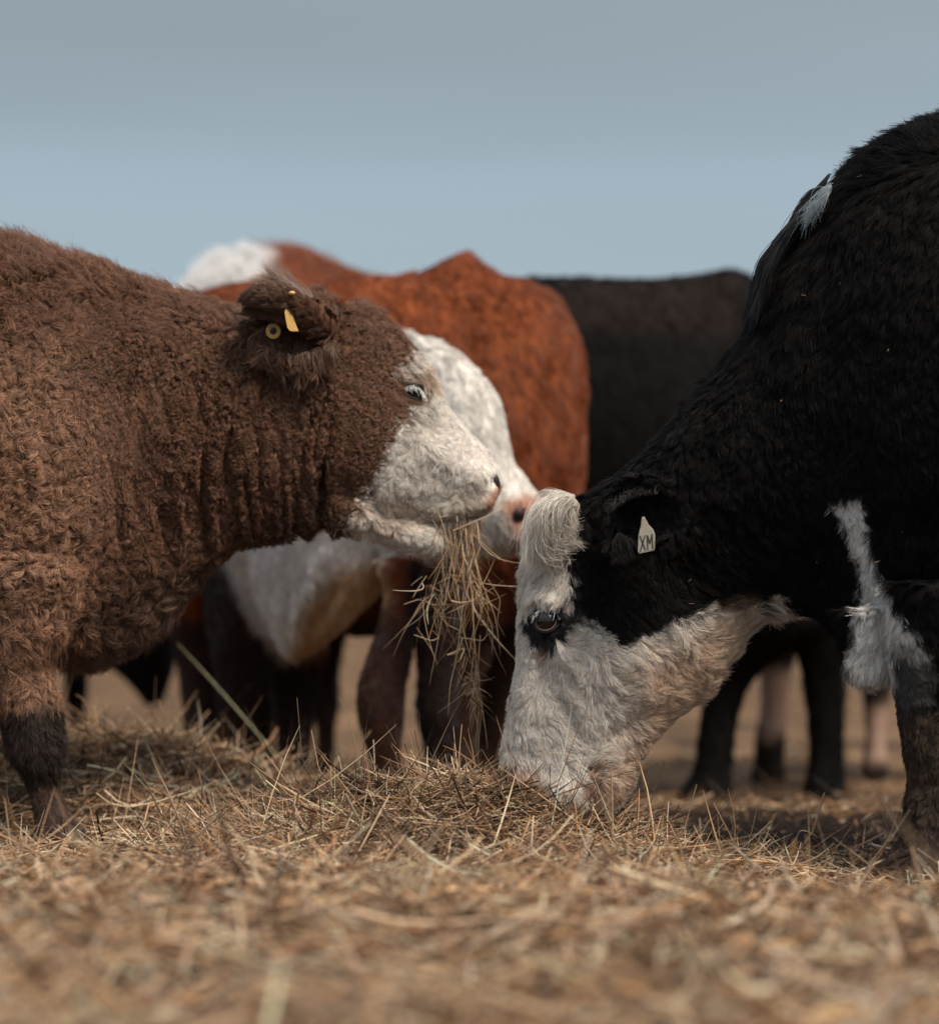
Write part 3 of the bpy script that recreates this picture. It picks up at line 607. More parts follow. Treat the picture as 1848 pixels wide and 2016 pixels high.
AF = [  # u, v, flow, length, lift, curl, turns, clump
    (-600, 500, -.6, -.3, .035, .6, .008, .6, .7), (0, 455, -.45, -.6, .062, .75, .012, .7, .72), (90, 490, -.35, -.7, .064, .8, .013, .7, .72), (200, 520, -.4, -.5, .06, .75, .013, .8, .75), (300, 560, -.5, -.35, .056, .7, .013, .8, .78), (400, 590, -.5, -.2, .05, .7, .013, .9, .8), (460, 610, -.4, 0, .03, .6, .011, .9, .8),
    (120, 600, .1, .6, .034, .5, .011, 1, .85), (300, 640, .1, .8, .03, .5, .011, 1.0, .86), (420, 690, .1, 1, .024, .45, .009, 1.0, .86), (250, 720, .05, 1, .018, .35, .006, .9, .82), (260, 850, 0, 1, .010, .15, .001, .3, .3), (285, 780, 0, 1, .010, .15, .001, .3, .3), (240, 930, 0, 1, .012, .2, .002, .4, .4),
    (350, 850, 0, 1, .02, .4, .007, 1, .85), (450, 900, 0, 1, .02, .4, .007, 1, .86), (550, 880, -.1, 1, .02, .42, .007, 1, .86), (620, 800, 0, 1, .02, .42, .007, 1.1, .86), (380, 1000, .2, 1, .022, .45, .007, 1, .85), (560, 1010, .2, 1, .024, .5, .008, 1, .85), (650, 950, .1, 1, .02, .45, .007, 1.1, .85),
    (50, 760, .1, 1, .032, .5, .011, .9, .88), (60, 900, .15, 1, .034, .5, .012, .9, .9), (120, 1000, .15, 1, .032, .5, .012, .9, .9), (40, 1100, .1, 1, .032, .45, .011, .9, .88), (150, 1100, .2, 1, .03, .5, .010, .9, .85), (30, 1250, .25, 1, .034, .4, .006, .5, .7), (75, 1330, .2, 1, .028, .35, .004, .4, .6),
    (250, 1150, .1, 1, .036, .55, .010, .8, .8), (200, 1270, .1, 1, .05, .6, .012, .6, .75), (300, 1240, .2, 1, .045, .6, .012, .7, .78), (400, 1110, .3, .9, .034, .6, .011, .9, .82), (520, 1065, .3, .8, .03, .6, .010, 1.0, .82), (640, 1045, .2, .8, .028, .6, .009, 1.0, .8),
    (70, 1400, .15, 1, .03, .35, .004, .4, .65), (70, 1450, .2, 1, .036, .35, .006, .4, .85), (90, 1500, .1, 1, .030, .35, .006, .4, .85), (90, 1540, .2, 1, .012, .2, .001, .2, .3), (95, 1580, .2, 1, .012, .2, .001, .2, .3), (120, 1650, .3, 1, .018, .25, .001, .2, .4),
    (650, 600, -.3, -.1, .05, .8, .014, .9, .8), (700, 600, .6, .1, .046, .7, .014, 1, .8), (750, 650, .7, .6, .03, .6, .010, 1.1, .82), (800, 700, .6, .8, .024, .5, .007, 1, .8), (700, 700, .2, 1, .024, .5, .009, 1.1, .84), (740, 780, .1, 1, .02, .45, .008, 1.1, .84), (680, 850, 0, 1, .02, .45, .007, 1.1, .85), (710, 950, 0, 1, .022, .5, .007, 1.1, .84),
    (820, 722, .8, .1, .024, .4, .004, .5, .7), (860, 745, .5, .9, .018, .3, .003, .4, .6), (790, 800, .1, 1, .018, .3, .004, .5, .7), (850, 830, .4, 1, .012, .2, .002, .3, .5), (900, 870, .7, .8, .009, .15, .001, .3, .5), (950, 920, .7, .7, .008, .15, .001, .3, .5),
    (820, 900, -.2, 1, .018, .3, .005, .6, .8), (780, 950, -.3, 1, .022, .35, .006, .7, .82), (860, 960, 0, 1, .018, .3, .005, .6, .78), (920, 970, .3, .8, .012, .25, .003, .4, .6), (740, 1010, -.5, .9, .016, .25, .004, .5, .6), (800, 1010, .2, .9, .018, .3, .005, .5, .7), (920, 1010, .2, 1, .014, .4, .002, .3, .6), (970, 990, .2, .8, .006, .3, 0, .2, .4), (830, 1075, -.7, .5, .010, .15, .002, .3, .4), (750, 1060, -.8, .5, .014, .15, .003, .4, .5),
    (500, 570, -1, .1, .022, .3, .004, .4, .6), (560, 580, -.8, .2, .022, .4, .004, .4, .6), (620, 640, -.5, .6, .03, .4, .005, .4, .6), (540, 690, -.45, 1, .045, .5, .006, .4, .75), (600, 720, -.15, 1, .05, .5, .007, .4, .78), (490, 640, -1, .35, .04, .5, .005, .4, .7), (560, 640, -.8, .4, .018, .3, .002, .3, .4)]
isear = near_mask(np.concatenate([x[0] for x in A_EAR]), .010); FACE_A = [(775, 735), (800, 700), (850, 690), (880, 760), (1030, 900), (1030, 1040), (910, 1130), (700, 1080), (672, 1042), (700, 1000), (722, 965), (748, 925), (762, 875), (792, 838), (806, 800), (790, 780)]
def eyeA(u, v): return sstep(.8, 1.2, ell(u, v, 812, 771, 21, 12, 25))
A_NOSE = [(962, 934), (1000, 915), (1010, 1000), (978, 1022), (946, 1004), (952, 968)]
def bigm(p, u, v):
    r = sstep(650, 600, v-.12*(u-200))+sstep(190, 90, u)*sstep(1330, 1280, v)+sstep(1010, 1110, v+.22*(u-500))*(u < 560)*sstep(1390, 1350, v)
    return np.clip(r+(fbm(p, 7, 44)-.5)*1.2, 0, 1)
MA = lambda p, u, v: eyeA(u, v)*(1-isear(p))*(.02+sstep(-14, 4, sdpoly(u, v, FACE_A)))
LN = lambda p, u, v: 1-.42*sstep(620, 700, v+.3*(300-u)*(u < 300))*sstep(1250, 1050, v)
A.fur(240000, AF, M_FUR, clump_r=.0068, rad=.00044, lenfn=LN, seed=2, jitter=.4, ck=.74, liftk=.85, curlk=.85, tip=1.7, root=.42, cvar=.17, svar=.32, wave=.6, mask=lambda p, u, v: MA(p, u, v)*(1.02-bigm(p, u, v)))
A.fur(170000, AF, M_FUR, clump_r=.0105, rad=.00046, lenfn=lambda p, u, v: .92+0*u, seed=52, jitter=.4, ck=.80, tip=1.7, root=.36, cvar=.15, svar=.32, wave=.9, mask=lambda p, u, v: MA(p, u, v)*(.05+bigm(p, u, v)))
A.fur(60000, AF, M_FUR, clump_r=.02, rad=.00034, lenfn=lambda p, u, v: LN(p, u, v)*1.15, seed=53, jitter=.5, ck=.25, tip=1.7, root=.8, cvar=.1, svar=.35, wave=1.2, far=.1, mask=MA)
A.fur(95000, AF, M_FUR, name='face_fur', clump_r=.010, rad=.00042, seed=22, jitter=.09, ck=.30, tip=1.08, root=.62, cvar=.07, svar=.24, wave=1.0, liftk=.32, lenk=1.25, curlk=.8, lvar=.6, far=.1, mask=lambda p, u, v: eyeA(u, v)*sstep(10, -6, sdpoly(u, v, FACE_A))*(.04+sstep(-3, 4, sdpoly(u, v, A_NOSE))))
EARF = [(480, 580, -1, .1, .016, .25, .002, .3, .5), (560, 590, -1, -.3, .016, .25, .002, .3, .5), (620, 640, -.8, -.5, .02, .25, .002, .3, .5), (560, 650, -1, .3, .012, .3, .002, .3, .4), (500, 660, -.9, .5, .016, .3, .003, .3, .6), (540, 700, -.8, .6, .017, .35, .003, .3, .6), (610, 710, -.7, .6, .016, .35, .003, .3, .6)]
A.fur(45000, EARF, M_FUR, name='ear_fur', clump_r=.010, rad=.00045, seed=23, jitter=.16, ck=.55, tip=1.35, root=.5, cvar=.10, svar=.2, wave=.3, far=.3, mask=lambda p, u, v: isear(p)*(.05+sstep(.9, 1.4, ell(u, v, 545, 650, 30, 24))))
# eye, nostril, tags
make_eye(A, 812, 771, .0200, 25, M_LID, openness=.62, nlash=70, lashlen=.017, sunk=.25, lidr=.0028)
def decal_ball(bs, name, u, v, r, sq, mat, lift=0.0, xd=(1, 0, 0)):
    p, n = bs.hit(u, v); x, y, z = frame(n, xd); V, F = uv_ball(p+n*lift, r, sq, np.stack([x, y, z], 1)); return mesh_obj(name, V, F, mat, bs.root, bs.base)
decal_ball(A, 'nostril', 978, 948, .0115, (1.5, .75, .5), M_NOSTRIL, xd=(.3, 0, -1), lift=-.001)
# nose pad
V, F = uv_ball(P(976, 984, 6.13), .0205, (.75, 1.9, 1.15)); 
def tag_disc(bs, u, v, Y, r, mat_in, name, tilt=(0, -1, 0)):
    c = P(u, v, Y); x, y, z = frame(tilt, (1, 0, 0)); V = []; F = []; pr = [(0, .004), (.45, .004), (.5, .0005), (.62, 0), (.95, .0012), (1.0, 0), (1.0, -.002), (0, -.002)]
    k = 36
    for (rr, h) in pr:
        for j in range(k):
            q = 2*math.pi*j/k; V.append(c+x*math.cos(q)*max(rr, .01)*r+y*math.sin(q)*max(rr, .01)*r+z*h)
    for i in range(len(pr)-1):
        for j in range(k): F.append((i*k+j, i*k+(j+1) % k, (i+1)*k+(j+1) % k, (i+1)*k+j))
    o = mesh_obj(name, V, F, M_YEL, bs.root, bs.base)
    V, F = uv_ball(c+z*.004, r*.42, (1, 1, .35), np.stack([x, y, z], 1)); mesh_obj('stud', V, F, mat_in, o)
    V, F = np.array(V)-np.array(bs.base), F; o2 = bpy.data.objects[-1] if False else None
    return o
def plate(outline, Y, thick, mat, name, bs, bend=None, bevel=True):
    """a moulded tag plate: outline in grid units at its own distance, with real thickness"""
    pts = [P(u, v, Y) for u, v in outline]
    if bend: pts = [p+np.array([0, bend(u, v), 0]) for p, (u, v) in zip(pts, outline)]
    n = len(pts); cen = sum(pts)/n; V = []
    for s, dy in ((.93, -thick/2), (1, -thick*.3), (1, thick*.3), (.93, thick/2)):
        for p in pts: V.append(cen+(p-cen)*s+np.array([0, dy, 0]))
    F = [tuple(range(n))[::-1], tuple(range(3*n, 4*n))]
    for i in range(3):
        for j in range(n): F.append((i*n+j, i*n+(j+1) % n, (i+1)*n+(j+1) % n, (i+1)*n+j))
    return mesh_obj(name, V, F, mat, bs.root, bs.base, smooth=False)
def child_mesh(name, V, F, mat, par, base):
    return mesh_obj(name, V, F, mat, par, base)
def ear_Y(bs, u, v): return bs.hit(u, v)[0][1]
yA = ear_Y(A, 538, 652)-.024
c = P(538, 652, yA); k = 36; V = []; F = []; pr = [(.02, .003), (.44, .003), (.50, .0), (.60, .0002), (.93, .0016), (1.0, .0004), (1.0, -.003), (.02, -.003)]
for (rr, h) in pr:
    for j in range(k): q = 2*math.pi*j/k; V.append(c+np.array([math.cos(q)*rr*.0152, -h, math.sin(q)*rr*.0158]))
for i in range(len(pr)-1):
    for j in range(k): F.append((i*k+j, i*k+(j+1) % k, (i+1)*k+(j+1) % k, (i+1)*k+j))
bt = mesh_obj('ear_tag', V, F, M_YEL, A.root, A.base); bt['label'] = 'round yellow button tag with black centre'
V, F = uv_ball(c+np.array([0, -.002, 0]), .0068, (1, .6, 1)); mesh_obj('stud', V, F, M_INK, bt, A.base)
yB = min(ear_Y(A, 573, 640), ear_Y(A, 566, 620), ear_Y(A, 583, 648))-.012
fl_ = plate([(567, 600), (571, 606), (575, 616), (580, 632), (587, 651), (575, 652), (570, 651), (566, 645), (563, 630), (561, 616), (563, 607)], yB, .0025, M_YEL, 'ear_tag', A, bend=lambda u, v: (u-570)*.0009); fl_['label'] = 'bent yellow flag tag inside the ear'
V, F = uv_ball(P(575, 577, ear_Y(A, 575, 590)-.01), .0055, (1.2, 1, .8)); s_ = mesh_obj('tag_pin', V, F, M_YEL, A.root, A.base)
# long fringe under the ear and topknot
yE = ear_Y(A, 560, 680)-.004
lock('ear_fringe', [[(490, 640, yE), (470, 655, yE), (462, 690, yE+.01)], [(520, 650, yE-.01), (498, 690, yE-.01), (500, 722, yE)], [(540, 690, yE-.01), (538, 718, yE-.02), (545, 752, yE)], [(580, 700, yE-.01), (582, 728, yE-.02), (592, 764, yE)], [(630, 690, yE-.01), (632, 720, yE-.015), (628, 758, yE)], [(660, 670, yE), (668, 700, yE-.01), (662, 735, yE)]], 650, .00045, (.19, .115, .078), M_FUR, A.root, A.base, wob=.012, thick=.03, seed=8, endv=.6)
lock('ear_fringe', [[(600, 610, yE-.01), (560, 575, yE-.01), (500, 545, yE)], [(610, 600, yE), (570, 562, yE), (520, 535, yE)], [(620, 610, yE+.01), (590, 570, yE+.01), (545, 530, yE+.01)]], 700, .0004, (.33, .23, .18), M_FUR, A.root, A.base, wob=.006, thick=.02, seed=9)
V, F = hoof(122, 1676, 6.02, .052, .05, toe=1); mesh_obj('hoof', V, F, M_HOOF, A.root, A.base)

# ------------------------------------------------------------------ hay hanging from the brown cow's mouth
g = np.random.default_rng(31)
def hang(n, us, vs, Yc, ln, side=.25, cu=.35, wid=.0011, m=9):
    u0 = g.uniform(us[0], us[1], n); v0 = g.uniform(vs[0], vs[1], n); r = np.array([P(a, b, Yc+g.normal(0, .02)) for a, b in zip(u0, v0)])
    L0 = ln*np.exp(g.normal(0, .35, n)); d = unit(np.stack([g.normal(.0, side, n), g.normal(0, side*.6, n), -np.ones(n)], 1)); s = unit(g.normal(0, 1, (n, 3))); s2 = unit(g.normal(0, 1, (n, 3)))
    t = np.linspace(0, 1, m)[None, :, None]; kk = g.normal(0, .6, (n, 1, 1))*(g.random((n, 1, 1)) < .4)
    p = r[:, None, :]+L0[:, None, None]*(d[:, None, :]*t+s[:, None, :]*g.normal(0, cu, (n, 1, 1))*t*t+s2[:, None, :]*kk*np.maximum(t-.5, 0))
    return straw_geo(p, wid*np.exp(g.normal(0, .35, n)), straw_cols(n, g))
def stalkp(pts, w=.0012, Yc=6.06):
    pts = np.array([P(a, b, Yc+g.normal(0, .008)) for a, b in pts]); t = np.linspace(0, 1, len(pts)); x = np.linspace(0, 1, 16); p = np.stack([np.interp(x, t, pts[:, i]) for i in range(3)], 1)
    p[1:-1] = (p[:-2]+2*p[1:-1]+p[2:])/4
    return straw_geo(p[None], np.array([w]), straw_cols(1, g)*0+np.array([[.56, .41, .25]])*np.exp(g.normal(0, .15)))
pp = [hang(90, (864, 946), (1015, 1040), 6.12, .06, .30, .4), hang(14, (885, 935), (1030, 1080), 6.08, .17, .12, .25), hang(26, (880, 950), (1060, 1150), 6.07, .05, .5, .9, .0011), hang(40, (880, 950), (1110, 1200), 6.06, .04, 1.3, 1.2, .0009), hang(16, (830, 880), (1130, 1190), 6.06, .045, 1.3, 1.2, .0009), hang(14, (930, 965), (1140, 1190), 6.06, .09, .2, .4, .001),
      hang(16, (825, 870), (1150, 1200), 6.07, .07, .5, .6, .0009), hang(16, (905, 935), (1250, 1300), 6.05, .06, .3, .5, .001), hang(70, (915, 940), (1320, 1365), 6.05, .025, 1.2, .9, .0008), hang(14, (925, 945), (1350, 1380), 6.05, .06, .12, .2, .0009)]
for q_, w_ in (([(905, 1030), (915, 1150), (900, 1290), (885, 1350), (882, 1408)], .0016), ([(915, 1040), (925, 1130), (935, 1280), (940, 1380)], .0016), ([(925, 1050), (945, 1140), (975, 1215), (985, 1290)], .0014), ([(938, 1300), (930, 1380), (942, 1440), (941, 1512)], .0013), ([(860, 1000), (880, 1060), (905, 1190), (918, 1270)], .0013),
              ([(892, 1045), (985, 1005), (1000, 996)], .0013), ([(930, 1050), (965, 1085), (996, 1108)], .0011), ([(840, 1100), (862, 1040), (850, 1022)], .001), ([(795, 1190), (825, 1180), (870, 1196)], .0011), ([(815, 1250), (850, 1262), (865, 1255), (850, 1240)], .0011), ([(850, 1190), (880, 1230), (912, 1245)], .0012), ([(870, 1055), (900, 1080), (870, 1160)], .0014),
              ([(880, 1290), (915, 1275), (905, 1300), (888, 1310)], .0017), ([(960, 1140), (985, 1180), (978, 1225), (995, 1255)], .0011), ([(820, 1235), (850, 1280), (862, 1310)], .0009), ([(905, 1255), (950, 1262), (960, 1248)], .0012), ([(938, 1360), (922, 1440)], .0012), ([(900, 1060), (890, 1150), (908, 1230), (930, 1310)], .0013), ([(935, 1100), (952, 1190), (930, 1260), (946, 1345)], .0012), ([(940, 1160), (1000-30, 1240), (968, 1290)], .0010), ([(880, 1080), (855, 1150), (838, 1215)], .0011), ([(870, 1100), (880, 1180), (850, 1215), (870, 1250)], .0010), ([(942, 1400), (936, 1470), (944, 1510)], .0014), ([(932, 1340), (944, 1400), (938, 1450)], .0012), ([(945, 1250), (940, 1320), (948, 1400), (942, 1460)], .0013)):
    pp.append(stalkp(q_, w_))
V, Q, c = merge(pp); b0 = P(905, 1030, 6.08); o = fast_mesh('hay_wisp', V-b0, Q, c, M_HAY); o.location = b0
tag(o, 'tangled wisp of dry hay dangling out of the brown cow mouth', 'hay')

# ------------------------------------------------------------------ black cow on the right
BY = 5.85
def by(u): return BY-.12*float(sstep(1250, 1750, u))
def bl(r, k=0.25): return (*r, by((r[0]+r[2])/2), k)
B = Beast('black_cow', 'black cow with white face and XM ear tag, head down grazing at the hay heap', 'cow', (.95, 5.72, -.04), [
    loft([bl(r) for r in [(3560, 700, 3560, 950, .05), (3520, 520, 3500, 1150, .22), (3350, 420, 3350, 1270, .33), (2900, 340, 2900, 1340, .40), (2400, 300, 2400, 1370, .40), (2050, 205, 2050, 1350, .34), (1900, 228, 1880, 1340, .30), (1775, 268, 1760, 1318, .25), (1685, 325, 1680, 1280, .205), (1605, 440, 1625, 1228, .17), (1530, 535, 1590, 1204, .158), (1472, 655, 1560, 1204, .15), (1372, 778, 1530, 1206, .145), (1284, 880, 1500, 1220, .138), (1210, 945, 1455, 1266, .132)]] +
         [bl(r, k) for r, k in [((1140, 985, 1405, 1340, .13), .05), ((1072, 1010, 1384, 1372, .122), .1), ((1036, 1090, 1352, 1394, .118), .12), ((1026, 1190, 1316, 1420, .112), .15), ((1020, 1280, 1290, 1452, .10), .12), ((1008, 1370, 1266, 1488, .088), .1), ((996, 1445, 1248, 1520, .078), 0), ((986, 1505, 1232, 1552, .074), 0), ((988, 1545, 1205, 1582, .068), 0), ((1015, 1572, 1180, 1600, .055), 0), ((1060, 1592, 1140, 1606, .025), 0)]], n=250, ring=90, ex=.95),
    leg([(1745, 2010, 1150), (1748, 1985, 1250), (1756, 1945, 1330), (1766, 1915, 1400), (1776, 1900, 1460), (1784, 1892, 1530), (1778, 1884, 1600), (1768, 1886, 1650), (1738, 1890, 1700), (1712, 1895, 1740), (1706, 1892, 1768)], 5.55),
    plain_leg(2000, 1200, 5.95), plain_leg(3330, 950, 5.6, 1.15, True), plain_leg(3430, 950, 5.9, 1.1, True),
    loft([(1640, 1200, 1760, 1200, .07, 5.62), (1655, 1270, 1752, 1275, .06, 5.62), (1672, 1320, 1746, 1325, .045, 5.62), (1700, 1342, 1735, 1342, .015, 5.62)], n=40, ring=30),
    ear_mesh(P(1212, 1018, 5.69), (1.0, -.75, -.12), (.15, 0, 1.0), .175, .078, cup=.62, thick=.012, curl=0),
    ear_mesh(P(1190, 1000, 5.97), (.3, 1, .0), (.1, 0, 1.0), .14, .06, cup=.5, thick=.012),
], .0062)
B.bumps([(1900, 800, 180, 300, 0, .03), (1290, 1260, 80, 90, 0, .014), (1080, 1172, 44, 16, 5, .010), (1076, 1226, 26, 22, 0, -.009), (1110, 1285, 70, 14, 50, .008), (1240, 1330, 90, 60, 40, .014), (1110, 1400, 100, 22, 62, -.010), (1040, 1400, 24, 90, 5, .006), (1030, 1540, 24, 20, 0, .010), (1018, 1552, 12, 9, 0, -.012), (1115, 1560, 40, 26, 20, .012), (1150, 1540, 9, 34, 30, -.008), (1200, 1545, 26, 30, 0, .006), (1320, 1080, 60, 90, 0, -.01), (1830, 1480, 50, 50, 0, .008), (1210, 1440, 60, 14, -40, -.005), (1390, 1250, 16, 70, 30, -.008)])
B.displace(lambda V, u, v: (fbm(V, 12, 2)-.5)*.012*sstep(1150, 1350, u)+(fbm(V, 30, 6)-.5)*.004+sstep(1740, 1800, u)*sstep(1300, 1400, v)*(fbm(V, 45, 8)-.5)*.012)
BWh = (.82, .74, .66); BK = (.0050, .0042, .0040)
B.finish(painter(BK, [
    ([(960, 940), (1128, 958), (1130, 1010), (1118, 1100), (1116, 1165), (1140, 1215), (1188, 1262), (1222, 1272), (1275, 1245), (1330, 1212), (1400, 1200), (1442, 1212), (1480, 1190), (1512, 1170), (1560, 1222), (1420, 1420), (1200, 1640), (900, 1650)], BWh, 7),
    ([(1250, 1300), (1450, 1200), (1430, 1350), (1250, 1600), (1150, 1560), (1240, 1420)], (.66, .47, .34), 50, .85),  # warm light on the lower cheek put into the coat colour
    ([(1030, 1210), (1054, 1182), (1096, 1184), (1138, 1196), (1134, 1226), (1112, 1232), (1106, 1256), (1080, 1276), (1052, 1264), (1040, 1240)], (.012, .010, .010), 4),
    ([(1056, 1270), (1074, 1276), (1084, 1296), (1064, 1296)], (.40, .24, .17), 6, .6),
    ([(975, 1500), (1010, 1492), (1060, 1520), (1100, 1575), (1080, 1620), (960, 1620), (960, 1530)], (.46, .29, .22), 9, .85),
    ([(1148, 1520), (1172, 1516), (1178, 1545), (1160, 1575), (1146, 1548)], (.24, .12, .07), 6, .8),
    ([(1240, 1500), (1262, 1512), (1240, 1540), (1225, 1530)], (.22, .13, .09), 8, .6),
    ([(1636, 985), (1690, 978), (1712, 1060), (1732, 1130), (1762, 1190), (1800, 1240), (1830, 1290), (1790, 1300), (1764, 1280), (1758, 1345), (1690, 1345), (1662, 1300), (1678, 1240), (1700, 1190), (1692, 1110), (1668, 1040)], (.80, .77, .74), 7),
    ([(1560, 440), (1590, 395), (1622, 372), (1606, 412), (1578, 445)], (.55, .60, .62), 6, .8),
    ([(1752, 1260), (1800, 1250), (1840, 1330), (1828, 1400), (1770, 1390)], (.10, .09, .085), 14, .7),
    ([(1760, 1400), (2000, 1380), (2000, 1800), (1690, 1800), (1700, 1700), (1770, 1600)], (.055, .038, .029), 20, .9),
], wob=20))
BF = [(2600, 320, -.4, -.5, .03, .4, .003, .3, .5), (1840, 225, -.3, -.6, .05, .8, .006, .4, .6), (1700, 280, -.5, -.4, .05, .7, .006, .4, .65), (1640, 330, -.8, -.1, .06, .6, .006, .4, .7), (1580, 420, -.7, .7, .07, .4, .006, .3, .75), (1500, 520, -.5, 1, .07, .3, .005, .3, .75), (1470, 620, -.3, 1, .05, .3, .005, .3, .7), (1380, 740, -.6, .3, .03, .7, .006, .6, .6), (1280, 850, -.6, .2, .03, .7, .007, .7, .65), (1200, 930, -.7, 0, .032, .7, .008, .7, .65),
    (1750, 450, -.1, 1, .035, .4, .005, .4, .7), (1700, 700, .1, 1, .026, .35, .004, .4, .7), (1850, 420, -.2, .8, .035, .4, .005, .4, .7), (1950, 330, -.3, .5, .035, .4, .004, .4, .6), (1820, 800, .1, 1, .026, .3, .004, .4, .7), (1500, 800, 0, 1, .024, .35, .004, .4, .7), (1560, 950, .2, 1, .024, .35, .005, .5, .7), (1400, 950, .2, 1, .024, .4, .005, .5, .7), (1450, 1100, .4, .8, .024, .35, .004, .4, .65), (1750, 1100, 0, 1, .026, .35, .004, .4, .7), (1250, 1000, .6, .5, .022, .5, .006, .6, .6),
    (1300, 1150, .3, 1, .018, .3, .003, .4, .6), (1200, 1150, .1, 1, .017, .3, .003, .4, .6), (1190, 1060, .2, 1, .03, .4, .005, .4, .7),
    (1090, 1020, -.3, 1, .022, .4, .006, .4, .8), (1060, 1110, -.2, 1, .020, .35, .005, .6, .8), (1040, 1140, -.4, .9, .020, .6, .005, .6, .8), (1090, 1160, .2, 1, .022, .3, .005, .6, .75), (1030, 1190, -.3, 1, .018, .35, .004, .5, .7), (1060, 1260, -.2, 1, .014, .25, .003, .4, .6), (1025, 1300, -.1, 1, .011, .2, .002, .4, .6), (1060, 1350, .2, 1, .018, .25, .004, .6, .78), (1030, 1430, .1, 1, .018, .25, .004, .6, .75), (1120, 1300, .6, .6, .015, .25, .003, .5, .7), (1200, 1320, .9, .35, .016, .25, .0035, .5, .75), (1120, 1420, .7, .6, .017, .25, .004, .6, .78), (1200, 1420, .8, .4, .016, .25, .003, .5, .7), (1100, 1490, .9, .3, .018, .25, .004, .5, .75), (1180, 1490, 1, .2, .018, .3, .003, .4, .65), (1010, 1500, -.3, .9, .014, .3, .003, .4, .6), (1040, 1540, .4, .9, .005, .2, 0, .2, .2), (1110, 1560, .5, 1, .022, .4, .002, .2, .6), (1200, 1560, 1, .3, .022, .5, .002, .2, .5), (1250, 1500, 1, .2, .018, .45, .002, .2, .5),
    (1320, 1300, .9, .4, .018, .3, .003, .4, .65), (1380, 1340, .9, .4, .024, .4, .003, .3, .6), (1400, 1230, .7, -.2, .024, .35, .004, .4, .7), (1480, 1215, .9, -.35, .032, .9, .006, .3, .75), (1530, 1205, 1, -.1, .034, .9, .006, .3, .7), (1440, 1290, 1, 0, .026, .8, .005, .3, .7),
    (1690, 1080, -.2, 1, .026, .25, .003, .4, .4), (1720, 1200, 0, 1, .03, .25, .003, .4, .4), (1700, 1300, .1, 1, .042, .3, .006, .4, .6), (1790, 1280, .2, 1, .02, .3, .003, .4, .7), (1800, 1400, .1, 1, .018, .25, .003, .4, .8), (1840, 1500, .2, 1, .02, .25, .003, .4, .85), (1800, 1600, -.2, 1, .024, .3, .004, .5, .85), (1760, 1720, -.6, 1, .03, .35, .004, .4, .8), (1840, 1720, .1, 1, .03, .35, .004, .4, .8), (1270, 990, .6, -.3, .03, .5, .005, .4, .6), (1330, 1040, .5, .8, .03, .4, .005, .4, .6)]
B_EAR = ear_mesh(P(1212, 1018, 5.69), (1.0, -.75, -.12), (.15, 0, 1.0), .175, .078, cup=.62, thick=.012, curl=0); isearB = near_mask(B_EAR[0], .010)
B.fur(40000, [(1200, 1000, .8, -.5, .02, .3, .003, .4, .6), (1260, 965, .9, -.2, .018, .5, .003, .4, .6), (1330, 990, .9, .3, .018, .4, .003, .4, .6), (1330, 1080, .5, 1, .03, .4, .003, .4, .6), (1240, 1080, .1, 1, .04, .4, .004, .4, .7), (1270, 1040, .2, 1, .012, .3, .002, .3, .5)], M_BLACKFUR, name='ear_fur', clump_r=.01, rad=.0005, seed=41, ck=.6, tip=2.2, root=.7, svar=.4, wave=.3, mask=lambda p, u, v: isearB(p)*(.02+sstep(.9, 1.3, ell(u, v, 1272, 1052, 30, 42))))  # brightened tips paint a rim-light sheen on the ear
FACE_B = [(900, 940), (1128, 958), (1130, 1010), (1118, 1100), (1116, 1165), (1140, 1215), (1188, 1262), (1222, 1272), (1275, 1245), (1330, 1212), (1400, 1200), (1442, 1212), (1480, 1190), (1512, 1170), (1560, 1222), (1420, 1420), (1200, 1660), (900, 1650)]
def eyeB(u, v): return sstep(.9, 1.2, ell(u, v, 1077, 1216, 32, 33))
STRIPE = [(1630, 980), (1695, 972), (1716, 1060), (1736, 1130), (1766, 1190), (1812, 1245), (1850, 1320), (1800, 1400), (1764, 1360), (1758, 1350), (1690, 1350), (1655, 1300), (1672, 1240), (1694, 1190), (1686, 1110), (1662, 1040)]
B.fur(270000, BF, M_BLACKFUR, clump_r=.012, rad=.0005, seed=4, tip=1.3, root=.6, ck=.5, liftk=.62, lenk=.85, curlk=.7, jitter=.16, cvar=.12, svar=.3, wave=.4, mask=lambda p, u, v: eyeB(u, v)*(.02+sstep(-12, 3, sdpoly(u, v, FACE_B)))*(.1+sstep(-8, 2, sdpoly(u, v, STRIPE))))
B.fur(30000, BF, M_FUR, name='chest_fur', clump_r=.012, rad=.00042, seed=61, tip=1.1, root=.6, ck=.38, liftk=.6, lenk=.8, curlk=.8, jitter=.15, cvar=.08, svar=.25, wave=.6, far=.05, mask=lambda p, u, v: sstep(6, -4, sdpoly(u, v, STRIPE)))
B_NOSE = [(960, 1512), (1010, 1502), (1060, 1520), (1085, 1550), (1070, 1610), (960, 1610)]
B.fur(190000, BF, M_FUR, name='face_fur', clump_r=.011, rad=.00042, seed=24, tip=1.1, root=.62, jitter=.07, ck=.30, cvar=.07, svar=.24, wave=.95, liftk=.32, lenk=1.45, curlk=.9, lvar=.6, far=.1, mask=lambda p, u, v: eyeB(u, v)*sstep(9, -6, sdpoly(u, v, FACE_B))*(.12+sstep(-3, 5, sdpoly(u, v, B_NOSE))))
ec, ex_, eu, ez = make_eye(B, 1077, 1223, .0250, -8, M_LID, openness=.97, lash=(.75, .76, .76), nlash=42, lashlen=.015, sunk=.02, lidr=.0028)
